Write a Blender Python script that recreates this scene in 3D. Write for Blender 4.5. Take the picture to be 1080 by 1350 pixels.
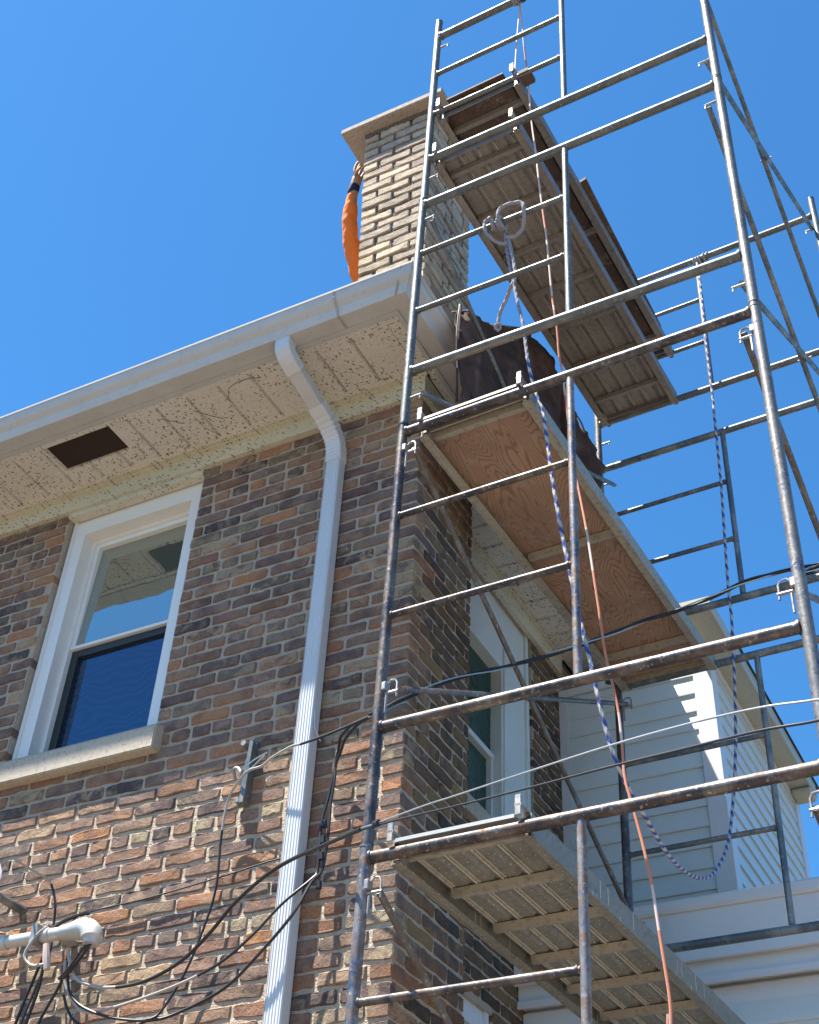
import bpy, bmesh, math, random
from mathutils import Vector, Matrix, Quaternion
random.seed(7)
C = bpy.context.scene.collection
for o in list(bpy.data.objects): bpy.data.objects.remove(o)

# ------------------------------------------------------------------ camera, sky, sun, exposure
sc = bpy.context.scene
RIGHT = Vector((0.88778177, 0.45823762, 0.04314868)); DOWN = Vector((-0.26666843, 0.58850794, -0.76324724)); FWD = Vector((-0.37514194, 0.6660906, 0.64466413))
CAM = Vector((0, 0, 1.6)); FPX = 1735.48
cd = bpy.data.cameras.new('camera'); cam = bpy.data.objects.new('camera', cd); C.objects.link(cam)
cd.sensor_fit = 'VERTICAL'; cd.sensor_height = 24; cd.lens = FPX / 1350 * 24; cd.clip_start = .05; cd.clip_end = 3000
cam.matrix_world = Matrix(((RIGHT.x, -DOWN.x, -FWD.x, CAM.x), (RIGHT.y, -DOWN.y, -FWD.y, CAM.y), (RIGHT.z, -DOWN.z, -FWD.z, CAM.z), (0, 0, 0, 1)))
sc.camera = cam
SUN = Vector((-1.08, -1.0, 3.59)).normalized()          # direction towards the sun
world = bpy.data.worlds.new('World'); sc.world = world; world.use_nodes = True
wn = world.node_tree.nodes; wl = world.node_tree.links
bgn = wn['Background']; sky = wn.new('ShaderNodeTexSky'); sky.sky_type = 'NISHITA'; sky.sun_disc = False
sky.sun_elevation = math.asin(SUN.z); sky.sun_rotation = math.atan2(SUN.x, SUN.y)
sky.air_density = 1.0; sky.dust_density = 0.3; sky.ozone_density = 2.5
tnt = wn.new('ShaderNodeMix'); tnt.data_type = 'RGBA'; tnt.blend_type = 'MULTIPLY'; tnt.inputs[0].default_value = 1; tnt.inputs[7].default_value = (.34, .78, 1.05, 1)   # deep clear-day blue
wl.new(sky.outputs[0], tnt.inputs[6]); wl.new(tnt.outputs[2], bgn.inputs[0]); bgn.inputs[1].default_value = 0.076
sd = bpy.data.lights.new('sun', 'SUN'); sd.energy = 5.0; sd.angle = math.radians(.5); sd.color = (1, .92, .80)
so = bpy.data.objects.new('sun', sd); C.objects.link(so); so.rotation_euler = SUN.to_track_quat('Z', 'Y').to_euler(); so.location = (0, 0, 30)
sc.view_settings.view_transform = 'Standard'; sc.view_settings.look = 'None'; sc.view_settings.gamma = 1
sc.view_settings.use_curve_mapping = False; sc.view_settings.exposure = 1.6
sc.render.engine = 'CYCLES'

# ------------------------------------------------------------------ materials
class NT:
    def __init__(s, name):
        s.m = bpy.data.materials.new(name); s.m.use_nodes = True; s.t = s.m.node_tree; s.n = s.t.nodes; s.l = s.t.links
        s.b = s.n['Principled BSDF']; s.geo = s.n.new('ShaderNodeNewGeometry'); s.pos = s.geo.outputs['Position']
    def N(s, ty, **k):
        n = s.n.new(ty)
        for a, v in k.items(): setattr(n, a, v)
        return n
    def put(s, sock, v):
        if hasattr(v, 'is_linked') or isinstance(v, bpy.types.NodeSocket): s.l.new(v, sock)
        else: sock.default_value = v
    def noise(s, scale, detail=3, rough=.55, vec=None, stretch=None, dist=0):
        v = vec or s.pos
        if stretch:
            mp = s.N('ShaderNodeMapping'); mp.inputs['Scale'].default_value = stretch; s.l.new(v, mp.inputs[0]); v = mp.outputs[0]
        n = s.N('ShaderNodeTexNoise'); s.l.new(v, n.inputs['Vector']); n.inputs['Scale'].default_value = scale
        n.inputs['Detail'].default_value = detail; n.inputs['Roughness'].default_value = rough; n.inputs['Distortion'].default_value = dist
        return n.outputs[0]
    def voro(s, scale, stretch=None, feature='F1'):
        v = s.pos
        if stretch:
            mp = s.N('ShaderNodeMapping'); mp.inputs['Scale'].default_value = stretch; s.l.new(v, mp.inputs[0]); v = mp.outputs[0]
        n = s.N('ShaderNodeTexVoronoi', feature=feature); s.l.new(v, n.inputs['Vector']); n.inputs['Scale'].default_value = scale
        return n
    def ramp(s, fac, stops, interp='LINEAR'):
        r = s.N('ShaderNodeValToRGB'); r.color_ramp.interpolation = interp; e = r.color_ramp.elements
        while len(e) < len(stops): e.new(.5)
        for i, (p, c) in enumerate(stops):
            e[i].position = p; e[i].color = (*c, 1) if len(c) == 3 else c
        s.l.new(fac, r.inputs[0]); return r.outputs[0]
    def mask(s, fac, a, b): return s.ramp(fac, [(a, (0, 0, 0)), (b, (1, 1, 1))] if a < b else [(b, (1, 1, 1)), (a, (0, 0, 0))])
    def mix(s, fac, a, b, mode='MIX'):
        n = s.N('ShaderNodeMix', data_type='RGBA', blend_type=mode); s.put(n.inputs[0], fac)
        for sock, v in ((n.inputs[6], a), (n.inputs[7], b)):
            if isinstance(v, bpy.types.NodeSocket): s.l.new(v, sock)
            else: sock.default_value = (*v, 1) if len(v) == 3 else v
        return n.outputs[2]
    def math(s, op, a, b=0.):
        n = s.N('ShaderNodeMath', operation=op); s.put(n.inputs[0], a); s.put(n.inputs[1], b); return n.outputs[0]
    def bump(s, h, strength=.3, dist=.005):
        n = s.N('ShaderNodeBump'); n.inputs['Strength'].default_value = strength; n.inputs['Distance'].default_value = dist
        s.l.new(h, n.inputs['Height']); s.l.new(n.outputs[0], s.b.inputs['Normal'])
    def out(s, col, rough=.7, metal=0., spec=.5):
        s.put(s.b.inputs['Base Color'], (*col, 1) if isinstance(col, tuple) and len(col) == 3 else col)
        s.put(s.b.inputs['Roughness'], rough); s.put(s.b.inputs['Metallic'], metal); s.b.inputs['Specular IOR Level'].default_value = spec
        return s.m

def brick_mat(name, stops, mott, soot, sootc=(.03, .028, .03)):
    t = NT(name)
    oi = t.N('ShaderNodeObjectInfo'); at = t.N('ShaderNodeAttribute', attribute_name='rnd')
    r = t.math('FRACT', t.math('ADD', oi.outputs['Random'], at.outputs['Fac']))
    base = t.mix(t.math('MULTIPLY', t.mask(t.noise(15, 3, .6, dist=.6), .50, .60), .75), t.ramp(r, stops), t.ramp(t.math('FRACT', t.math('ADD', r, .37)), stops))
    r2 = t.math('FRACT', t.math('MULTIPLY', r, 17.3))
    base = t.mix(t.math('MULTIPLY', t.math('POWER', r2, 2.), .5), base, (.12, .09, .085))
    n1 = t.noise(22, 4, .65); n2 = t.noise(95, 4, .7); n3 = t.noise(7, 3)
    base = t.mix(t.math('MULTIPLY', t.mask(n1, .46, .68), .32), base, mott)
    base = t.mix(t.math('MULTIPLY', t.mask(n2, .5, .72), .55), base, (.035, .028, .028))
    base = t.mix(t.math('MULTIPLY', t.mask(n3, .5, .75), soot), base, sootc)
    pits = t.voro(260).outputs['Distance']
    base = t.mix(t.math('MULTIPLY', t.mask(pits, .3, .05), .5), base, (.05, .04, .04))
    h = t.math('ADD', t.math('MULTIPLY', n2, .8), n1)
    t.bump(h, .8, .006)
    return t.out(base, .9, 0, .25)
BR = [(0, (.37, .20, .105)), (.10, (.20, .125, .105)), (.20, (.42, .27, .165)), (.29, (.10, .072, .075)), (.38, (.36, .24, .18)), (.48, (.41, .20, .09)), (.57, (.062, .05, .056)), (.65, (.46, .33, .21)), (.73, (.14, .09, .085)), (.82, (.42, .19, .09)), (.9, (.26, .175, .145)), (.96, (.40, .34, .21)), (1, (.12, .09, .09))]
M_BRICK = brick_mat('common_brick', BR, (.40, .28, .20), .6, (.045, .035, .042))
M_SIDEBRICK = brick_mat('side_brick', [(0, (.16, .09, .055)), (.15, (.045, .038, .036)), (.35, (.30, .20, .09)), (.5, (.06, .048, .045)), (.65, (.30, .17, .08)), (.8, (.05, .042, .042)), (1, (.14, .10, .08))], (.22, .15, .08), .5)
M_CHIMBRICK = brick_mat('cream_brick', [(0, (.62, .54, .40)), (.3, (.52, .42, .31)), (.5, (.66, .58, .43)), (.7, (.44, .35, .30)), (.85, (.76, .62, .40)), (.93, (.40, .33, .30)), (1, (.48, .36, .30))], (.66, .56, .43), .55, (.22, .19, .16))
def mortar_mat(name, a, b, s=.5):
    t = NT(name); n = t.noise(14, 4); n2 = t.noise(160, 3)
    c = t.mix(n, a, b); c = t.mix(t.math('MULTIPLY', t.mask(n2, .5, .7), s), c, (.16, .13, .10)); n4 = t.noise(45, 4, .6); t.bump(t.math('ADD', t.math('MULTIPLY', n2, .6), n4), 1., .014); return t.out(c, .95, 0, .2)
M_MORTAR = mortar_mat('lime_mortar', (.60, .51, .40), (.44, .37, .29)); M_CMORTAR = mortar_mat('raked_mortar', (.13, .115, .10), (.22, .19, .16))
def stone_mat(name, a, b, dirt=.5):
    t = NT(name); n = t.noise(5, 5); n2 = t.noise(60, 4); c = t.mix(n, a, b)
    c = t.mix(t.math('MULTIPLY', t.mask(n2, .52, .72), dirt), c, (.14, .11, .09)); t.bump(n2, .4, .003); return t.out(c, .85, 0, .3)
M_SILL = stone_mat('painted_stone', (.52, .46, .38), (.42, .37, .30)); M_CAP = stone_mat('concrete_cap', (.46, .40, .34), (.33, .28, .24), .7)
def vinyl_mat(name, col, speck=.0, dirt=.25, rough=.45, vine=False, dcol=(.12, .09, .06)):
    t = NT(name); n = t.noise(3, 5); n2 = t.noise(30, 4)
    c = t.mix(t.math('MULTIPLY', t.mask(n, .4, .75), dirt), col, tuple(x * .62 for x in col))
    c = t.mix(t.math('MULTIPLY', t.mask(n2, .55, .8), dirt), c, tuple(x * .5 for x in col))
    if speck:
        den = t.mask(t.noise(2.6, 3), .34, .5)
        sx = t.N('ShaderNodeSeparateXYZ'); t.l.new(t.pos, sx.inputs[0]); cx = t.N('ShaderNodeCombineXYZ')
        t.l.new(t.math('ADD', sx.outputs[0], t.math('MULTIPLY', sx.outputs[2], .9)), cx.inputs[0]); t.l.new(t.math('ADD', sx.outputs[1], t.math('MULTIPLY', sx.outputs[2], .7)), cx.inputs[1])
        for sc1, st, lim, rot in ((33, (1, .5, 1), .16, .5), (38, (.5, 1, 1), .15, .3), (60, (1, 1, 1), .14, 0), (85, (1, .6, 1), .15, 1)):
            mp = t.N('ShaderNodeMapping'); mp.inputs['Scale'].default_value = st; mp.inputs['Rotation'].default_value = (0, 0, rot); t.l.new(cx.outputs[0], mp.inputs[0])
            v = t.N('ShaderNodeTexVoronoi', voronoi_dimensions='2D'); v.inputs['Scale'].default_value = sc1; t.l.new(mp.outputs[0], v.inputs['Vector'])
            w = t.mask(v.outputs['Color'], .40, .45)
            sp = t.math('MULTIPLY', t.math('MULTIPLY', t.mask(v.outputs['Distance'], lim, lim - .04), den), w)
            c = t.mix(t.math('MULTIPLY', sp, speck), c, dcol)
    t.bump(n2, .08, .002)
    return t.out(c, rough, 0, .4)
M_SOFFIT = vinyl_mat('soffit_vinyl', (.70, .68, .63), .9, .25)
M_FRIEZE = vinyl_mat('painted_frieze', (.62, .60, .48), .8, .2)
M_GUTTER = vinyl_mat('gutter_enamel', (.52, .53, .53), 0, .3, .18)
M_WHITE = vinyl_mat('white_enamel', (.60, .63, .66), 0, .1, .3)
M_WHITEB = vinyl_mat('white_window_paint', (.80, .79, .76), 0, .08, .4)
M_SIDING = vinyl_mat('siding_vinyl', (.66, .72, .72), 0, .15, .45)
M_TRIM = vinyl_mat('trim_vinyl', (.68, .71, .73), 0, .12, .4)
def flat_mat(name, col, rough=.6, metal=0., spec=.5, var=.25, sc_=25):
    t = NT(name); n = t.noise(sc_, 4); c = t.mix(t.math('MULTIPLY', n, var * 2), col, tuple(x * .5 for x in col)); t.bump(n, .15, .002); return t.out(c, rough, metal, spec)
M_VENT = flat_mat('vent_shade_brown', (.035, .020, .018), .9); M_DARK = flat_mat('dark_void', (.012, .010, .010), .9); M_SCREEN = flat_mat('dark_frame', (.03, .035, .035), .5)
M_SHINGLE = flat_mat('asphalt_shingle', (.09, .08, .075), .95)
M_CABLE = flat_mat('black_cable', (.018, .018, .02), .45); M_CABLEG = flat_mat('grey_cable', (.42, .40, .37), .5); M_ALU = flat_mat('bare_aluminium_wire', (.6, .59, .57), .35, .8)
def glass_mat(name, fac, tint, dark):
    m = bpy.data.materials.new(name); m.use_nodes = True; nt = m.node_tree; nt.nodes.clear()
    o = nt.nodes.new('ShaderNodeOutputMaterial'); mx = nt.nodes.new('ShaderNodeMixShader'); d = nt.nodes.new('ShaderNodeBsdfDiffuse'); g = nt.nodes.new('ShaderNodeBsdfGlossy')
    n0 = nt.nodes.new('ShaderNodeTexWave'); n0.wave_type = 'RINGS'; n0.inputs['Scale'].default_value = 9; n0.inputs['Distortion'].default_value = 14; n0.inputs['Detail Scale'].default_value = .6; n0.inputs['Detail'].default_value = 1; mc = nt.nodes.new('ShaderNodeMix'); mc.data_type = 'RGBA'; mc.inputs[6].default_value = (*dark, 1); mc.inputs[7].default_value = (*[c * (1.7 if fac < .15 else 1) for c in dark], 1); ng = nt.nodes.new('ShaderNodeNewGeometry'); nt.links.new(ng.outputs['Position'], n0.inputs['Vector']); nt.links.new(n0.outputs['Fac'], mc.inputs[0]); nt.links.new(mc.outputs[2], d.inputs[0]); g.inputs[0].default_value = (*tint, 1); g.inputs['Roughness'].default_value = .015
    n = nt.nodes.new('ShaderNodeTexNoise'); n.inputs['Scale'].default_value = 2.2; b = nt.nodes.new('ShaderNodeBump'); b.inputs['Strength'].default_value = .06; b.inputs['Distance'].default_value = .02
    nt.links.new(n.outputs[0], b.inputs['Height']); nt.links.new(b.outputs[0], g.inputs['Normal'])
    mx.inputs[0].default_value = fac; nt.links.new(d.outputs[0], mx.inputs[1]); nt.links.new(g.outputs[0], mx.inputs[2]); nt.links.new(mx.outputs[0], o.inputs[0]); return m
M_GLASS = glass_mat('coated_glass', .42, (.80, .90, .90), (.11, .13, .105)); M_GLASSD = glass_mat('screened_glass', .13, (.55, .75, 1), (.012, .020, .045))
M_GLASSG = glass_mat('green_glass', .12, (.8, .95, .9), (.02, .05, .045))
def tube_mat(name, paint, worn, rust, wf=(.45, .6), rf=(.55, .7), rough=.38, metal=.35):
    t = NT(name); n = t.noise(9, 5, .65, stretch=(1, 1, .5)); n2 = t.noise(26, 5, .7); n3 = t.noise(70, 3)
    c = t.mix(t.mask(n, *wf), paint, worn); c = t.mix(t.mask(n2, *rf), c, rust); c = t.mix(t.math('MULTIPLY', t.mask(n3, .6, .72), .6), c, (.5, .48, .44))
    t.bump(t.math('ADD', n2, n3), .3, .002)
    return t.out(c, t.ramp(n2, [(.4, (rough,) * 3), (.7, (.75,) * 3)]), metal, .5)
M_GALV = tube_mat('galvanised_tube', (.125, .135, .135), (.18, .185, .18), (.13, .105, .085), rf=(.6, .78), metal=.45)
M_BROWN = tube_mat('worn_dark_tube', (.050, .050, .060), (.17, .145, .13), (.13, .08, .055), rf=(.5, .7), rough=.32, metal=.5)
M_BLUE = tube_mat('blue_painted_tube', (.026, .058, .12), (.22, .22, .23), (.17, .11, .08), wf=(.40, .54), rf=(.46, .60), metal=.2)
M_SILV = tube_mat('silver_blue_tube', (.15, .15, .155), (.21, .20, .19), (.05, .08, .15), wf=(.4, .6), rf=(.56, .64), metal=.35)
M_GREY = tube_mat('grey_weathered_tube', (.10, .13, .15), (.24, .25, .25), (.14, .11, .09), rf=(.55, .75))
M_RED = tube_mat('rusty_brace', (.10, .10, .095), (.17, .165, .155), (.15, .09, .07), rf=(.45, .65))
M_STEEL = tube_mat('zinc_hardware', (.28, .27, .26), (.40, .39, .37), (.2, .17, .13), rf=(.62, .8), metal=.6)
def plank_mat(name, a, b, hole_light=0.):
    t = NT(name); n = t.noise(6, 5, .6); n2 = t.noise(45, 4)
    c = t.mix(n, a, b); c = t.mix(t.math('MULTIPLY', t.mask(n2, .5, .75), .5), c, (.08, .06, .04))
    if hole_light:
        v = t.N('ShaderNodeTexVoronoi', voronoi_dimensions='2D'); v.inputs['Scale'].default_value = 26; v.inputs['Randomness'].default_value = .55; t.l.new(t.pos, v.inputs['Vector']); c = t.mix(t.math('MULTIPLY', t.mask(v.outputs['Distance'], .075, .045), hole_light), c, (.75, .7, .6))  # pale spots paint the daylight coming through the deck perforations
    t.bump(n2, .3, .003); return t.out(c, .55, .25, .4)
M_PLANKG = plank_mat('steel_plank', (.30, .30, .26), (.20, .20, .175), .9); M_PLANKB = plank_mat('brown_steel_plank', (.29, .27, .25), (.185, .17, .16), .25)
M_RIDGE = plank_mat('ridge_highlight', (.70, .66, .56), (.45, .42, .34))  # highlights along the deck ridges, painted in as a paler colour
M_LIP = flat_mat('bare_aluminium_lip', (.62, .60, .56), .4, .3)
M_ALUR = plank_mat('aluminium_rail', (.44, .42, .35), (.30, .28, .235))
def ply_mat(name, a, b, c2, ring=True):
    t = NT(name)
    mp = t.N('ShaderNodeMapping'); mp.inputs['Scale'].default_value = (1, .22, 1); t.l.new(t.pos, mp.inputs[0])
    n0 = t.noise(5.5, 2, .45, vec=mp.outputs[0]); w = t.math('FRACT', t.math('MULTIPLY', n0, 34))
    lines = t.ramp(w, [(0, (0, 0, 0)), (.55, (.1, .1, .1)), (.8, (1, 1, 1)), (1, (0, 0, 0))])
    c = t.mix(t.math('MULTIPLY', lines, .75), a, b); n2 = t.noise(3, 4); c = t.mix(t.math('MULTIPLY', t.mask(n2, .45, .75), .6), c, c2); n5 = t.noise(11, 5, .7); c = t.mix(t.math('MULTIPLY', t.mask(n5, .56, .68), .45), c, (.36, .32, .28)); c = t.mix(t.math('MULTIPLY', t.mask(t.noise(40, 3), .62, .72), .5), c, (.08, .055, .04))
    t.bump(lines, .1, .002); return t.out(c, .75, 0, .3)
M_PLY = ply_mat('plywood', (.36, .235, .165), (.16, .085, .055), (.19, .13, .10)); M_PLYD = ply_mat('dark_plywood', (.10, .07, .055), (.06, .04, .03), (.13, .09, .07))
def tarp_mat():
    t = NT('dark_tarp'); n = t.noise(8, 5); c = t.mix(t.mask(n, .5, .75), (.085, .048, .036), (.15, .12, .11)); n2 = t.noise(3.5, 3); c = t.mix(t.mask(n2, .4, .6), c, (.055, .032, .025)); t.bump(n, .5, .02); return t.out(c, .75, 0, .2)
M_TARP = tarp_mat()
M_RWHITE = flat_mat('rope_white', (.50, .50, .50), .85); M_RBLUE = flat_mat('rope_blue', (.035, .08, .32), .8); M_RGREY = flat_mat('rope_grey', (.30, .30, .34), .85)
M_CORD = flat_mat('orange_cord', (.62, .22, .12), .7); M_CORDW = flat_mat('pale_cord', (.66, .52, .47), .7)
M_ORANGE = flat_mat('orange_shirt', (.90, .20, .02), .8, var=.12, sc_=6); M_YELLOW = flat_mat('yellow_vest', (.85, .62, .04), .8); M_SKIN = flat_mat('skin', (.50, .27, .17), .6); M_NAVY = flat_mat('navy_cuff', (.015, .02, .06), .8)
M_JEANS = flat_mat('jeans', (.05, .07, .12), .9); M_BOOT = flat_mat('boot_leather', (.12, .07, .04), .8)
M_GROUND = NT('lawn_soil'); _n = M_GROUND.noise(.7, 5); _n2 = M_GROUND.noise(30, 4); M_GROUND = M_GROUND.out(M_GROUND.mix(_n2, M_GROUND.mix(_n, (.115, .082, .06), (.15, .11, .08)), (.07, .06, .035)), .95, 0, .2)
M_CONC = stone_mat('drive_concrete', (.32, .265, .23), (.26, .22, .19), .3)

# ------------------------------------------------------------------ mesh helpers
class MB:
    def __init__(s): s.v = []; s.f = []; s.mi = []; s.rnd = []
    def add(s, vs, fs, mi=0, rnd=0.):
        b = len(s.v); s.v += [Vector(v) for v in vs]; s.f += [tuple(b + i for i in f) for f in fs]; s.mi += [mi] * len(fs); s.rnd += [rnd] * len(vs)
    def box(s, a, b, mi=0, bev=0.):
        x0, y0, z0 = a; x1, y1, z1 = b
        if bev:
            bm = bmesh.new(); bmesh.ops.create_cube(bm, size=1)
            for v in bm.verts: v.co = Vector(((x0 + x1) / 2 + v.co.x * (x1 - x0), (y0 + y1) / 2 + v.co.y * (y1 - y0), (z0 + z1) / 2 + v.co.z * (z1 - z0)))
            bmesh.ops.bevel(bm, geom=bm.edges[:], offset=bev, segments=1, affect='EDGES')
            bm.verts.index_update(); s.add([v.co.copy() for v in bm.verts], [[v.index for v in f.verts] for f in bm.faces], mi); bm.free(); return
        s.add([(x0, y0, z0), (x1, y0, z0), (x1, y1, z0), (x0, y1, z0), (x0, y0, z1), (x1, y0, z1), (x1, y1, z1), (x0, y1, z1)],
              [(0, 3, 2, 1), (4, 5, 6, 7), (0, 1, 5, 4), (1, 2, 6, 5), (2, 3, 7, 6), (3, 0, 4, 7)], mi)
    def prism(s, poly, axis, a, b, mi=0):      # poly of 2-D points in the two other axes, extruded along axis from a to b
        def P(p, t):
            q = list(p); q.insert(axis, t); return q
        n = len(poly); s.add([P(p, a) for p in poly] + [P(p, b) for p in poly], [tuple(range(n))[::-1], tuple(range(n, 2 * n))] + [(i, (i + 1) % n, n + (i + 1) % n, n + i) for i in range(n)], mi)
    def tube(s, path, r, seg=10, caps=True, mif=None, mi=0, lay=0):
        path = [Vector(p) for p in path]; n = len(path); T = []
        for i in range(n): T.append((path[min(i + 1, n - 1)] - path[max(i - 1, 0)]).normalized())
        u = T[0].orthogonal().normalized(); vs = []; b = len(s.v)
        for i in range(n):
            u = (u - T[i] * u.dot(T[i])).normalized(); w = T[i].cross(u); rr = r[i] if isinstance(r, (list, tuple)) else r
            for k in range(seg): a = 2 * math.pi * k / seg; vs.append(path[i] + (u * math.cos(a) + w * math.sin(a)) * (rr * (1 + .14 * math.cos(3 * a - i * lay)) if lay else rr))
        s.v += vs; s.rnd += [0] * len(vs)
        for i in range(n - 1):
            for k in range(seg):
                s.f.append((b + i * seg + k, b + i * seg + (k + 1) % seg, b + (i + 1) * seg + (k + 1) % seg, b + (i + 1) * seg + k)); s.mi.append(mif(i, k) if mif else mi)
        if caps:
            s.f.append(tuple(b + k for k in range(seg))[::-1]); s.mi.append(mi); s.f.append(tuple(b + (n - 1) * seg + k for k in range(seg))); s.mi.append(mi)
    def mesh(s, name, mats, smooth=False):
        me = bpy.data.meshes.new(name); me.from_pydata([tuple(v) for v in s.v], [], s.f); me.update()
        bm = bmesh.new(); bm.from_mesh(me); bmesh.ops.recalc_face_normals(bm, faces=bm.faces[:]); bm.to_mesh(me); bm.free()
        for m in (mats if isinstance(mats, (list, tuple)) else [mats]): me.materials.append(m)
        me.polygons.foreach_set('material_index', s.mi)
        if any(s.rnd): a = me.attributes.new('rnd', 'FLOAT', 'POINT'); a.data.foreach_set('value', s.rnd)
        if smooth:
            me.polygons.foreach_set('use_smooth', [True] * len(me.polygons)); me.set_sharp_from_angle(angle=math.radians(35))
        me.update(); return me
    def build(s, name, mats, parent=None, smooth=False, **k):
        o = bpy.data.objects.new(name, s.mesh(name, mats, smooth)); C.objects.link(o)
        if parent: o.parent = parent
        tag(o, **k); return o
def tag(o, label=None, cat=None, group=None, kind=None):
    for k, v in (('label', label), ('category', cat), ('group', group), ('kind', kind)):
        if v: o[k] = v
    return o
def empty(name, label, cat, group=None, mat=None, loc=None):
    o = bpy.data.objects.new(name, None); C.objects.link(o); o.empty_display_size = .1
    if mat is not None: o.matrix_world = mat
    if loc: o.location = loc
    return tag(o, label, cat, group)
def spline(pts, n=6):
    P = [Vector(p) for p in pts]; out = []
    for i in range(len(P) - 1):
        a = P[max(i - 1, 0)]; b = P[i]; c = P[i + 1]; d = P[min(i + 2, len(P) - 1)]
        for k in range(n):
            t = k / n; out.append(.5 * ((2 * b) + (c - a) * t + (2 * a - 5 * b + 4 * c - d) * t * t + (3 * b - a - 3 * c + d) * t ** 3))
    out.append(P[-1]); return out
def in_view(p, m=30):
    q = Vector(p) - CAM; d = q.dot(FWD)
    if d < .1: return None
    u = 540 + FPX * q.dot(RIGHT) / d; v = 675 + FPX * q.dot(DOWN) / d
    return d if -m < u < 1080 + m and -m < v < 1350 + m else None

# ------------------------------------------------------------------ ground
g = MB(); g.add([(-400, -400, 0), (400, -400, 0), (400, 400, 0), (-400, 400, 0)], [(0, 1, 2, 3)]); g.build('ground', M_GROUND, kind='structure')
g = MB(); g.box((-1.9, -14, -.1), (2.2, 5.9, .004)); g.build('driveway', M_CONC, kind='structure')

# ------------------------------------------------------------------ bricks
def brick_variant(L, H, D, seed, rough=.0022):
    # uneven front outline with rounded corners and chipped arrises; front face at y=0, centre at x=z=0
    R = random.Random(seed); n = 5; ring = []; cr = R.uniform(.003, .008)
    xs = [-L / 2, -L / 2 + min(cr * 1.6, L * .2)] + [-L / 2 + L * i / n for i in range(1, n)] + [L / 2 - min(cr * 1.6, L * .2), L / 2]
    w1, w2 = R.uniform(0, 6), R.uniform(0, 6)
    for q, sg in ((xs, -1), (xs[::-1], 1)):
        for i, x in enumerate(q):
            end = abs(x) > L * .499; z = sg * (H / 2 - (cr if end else 0)) + rough * (.9 * math.sin(x * 38 + (w1 if sg < 0 else w2)) + R.uniform(-1, .6) * (.8 if not end else .4))
            ring.append([x + R.uniform(-1, 1) * .0022, z])
    if R.random() < .35:
        k_ = R.randrange(1, len(ring) - 1); ring[k_][1] *= .80
    c = .0065 if D > .091 else .0035; vs = []; k = len(ring)
    for (x, z) in ring: vs.append((x, c + R.uniform(-.001, .002), z))
    for (x, z) in ring:
        vs.append((x - math.copysign(c if abs(x) > L * .45 else 0, x) * R.uniform(.6, 1.4), R.uniform(-.002, .002), z - math.copysign(c * R.uniform(.4, 1.2), z)))
    for (x, z) in ring: vs.append((x, D, z))
    fs = []
    for i in range(k):
        j = (i + 1) % k; fs += [(i, j, k + j, k + i), (2 * k + i, 2 * k + j, j, i)]
    fs.append(tuple(range(k, 2 * k)))
    return vs, fs
_bc = {}
def brick_mesh(L, H, D, mat, i):
    key = (round(L, 3), round(H, 3), mat.name, i)
    if key not in _bc:
        mb = MB(); vs, fs = brick_variant(L, H, D, hash(str(key[:2])) % 1000 * 0 + i * 31 + int(L * 1000)); mb.add(vs, fs); _bc[key] = (mb.mesh('brick', mat), vs, fs)
    return _bc[key]
class BrickField:
    def __init__(s): s.items = []
    def put(s, pos, face, L, H, D, mat, rot=0.):
        s.items.append((Vector(pos), face, L, H, D, mat, rot))
    def build(s, parent, limit, stuffname):
        vis = []
        for k, it in enumerate(s.items):
            d = in_view(it[0]); vis.append((d if d else 1e9, k))
        front = [(d, k) for d, k in vis if d < 1e8 and (s.items[k][1] != 'B')]
        front.sort(); chosen = set(k for d, k in front[:limit])
        groups = {}
        for k, (pos, face, L, H, D, mat, rot) in enumerate(s.items):
            i = random.randrange(10); me, vs, fs = brick_mesh(L, H, D, mat, i)
            M = Matrix.Translation(pos) @ Matrix.Rotation({'F': 0, 'S': math.pi / 2, 'B': math.pi, 'W': -math.pi / 2}[face], 4, 'Z') @ Matrix.Rotation(rot, 4, 'Y')
            if k in chosen:
                o = bpy.data.objects.new('brick', me); C.objects.link(o); o.parent = parent
                o.matrix_local = Matrix.Translation(-parent.location) @ M
            else:
                mb, mm = groups.setdefault(mat.name, (MB(), mat)); mb.add([M @ Vector(v) for v in vs], fs, rnd=random.random() + .001)
        for mb, mm in groups.values():
            for v in mb.v: v -= parent.location
            mb.build(stuffname, mm, parent, kind='stuff')
def course_x(a, b, L, J, off):
    # stretchers between a and b with the given offset, uneven lengths
    x = a - off; out = []
    while x < b:
        l = L + random.uniform(-.006, .006); x0, x1 = max(x, a), min(x + l, b)
        if x1 - x0 > .045: out.append((x0, x1))
        x += l + J
    return out

YW, XC, XR, YB = 4.18, -2.318, -2.673, 4.796       # front wall, breast face, recessed side wall, back of the breast
ZF, ZS = 6.407, 6.55                               # frieze bottom, soffit
XL, YE = -7.2, 9.2
house = empty('brick_house', 'two storey brown brick house with white eaves, the scaffold at its corner', 'house', loc=(XC, YW, 0))
def H(mb, name, mats, parent=house, smooth=False, **k):
    for v in mb.v: v -= house.location
    return mb.build(name, mats, parent, smooth, **k)
WIN = (-4.60, -3.663, 4.80, 6.42)                  # front window opening
SW = [(5.1, 6.42, 4.85, 6.42), (4.95, 5.85, 2.4, 3.86)]   # side openings (y0,y1,z0,z1)
w = MB(); r = .0075
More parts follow.
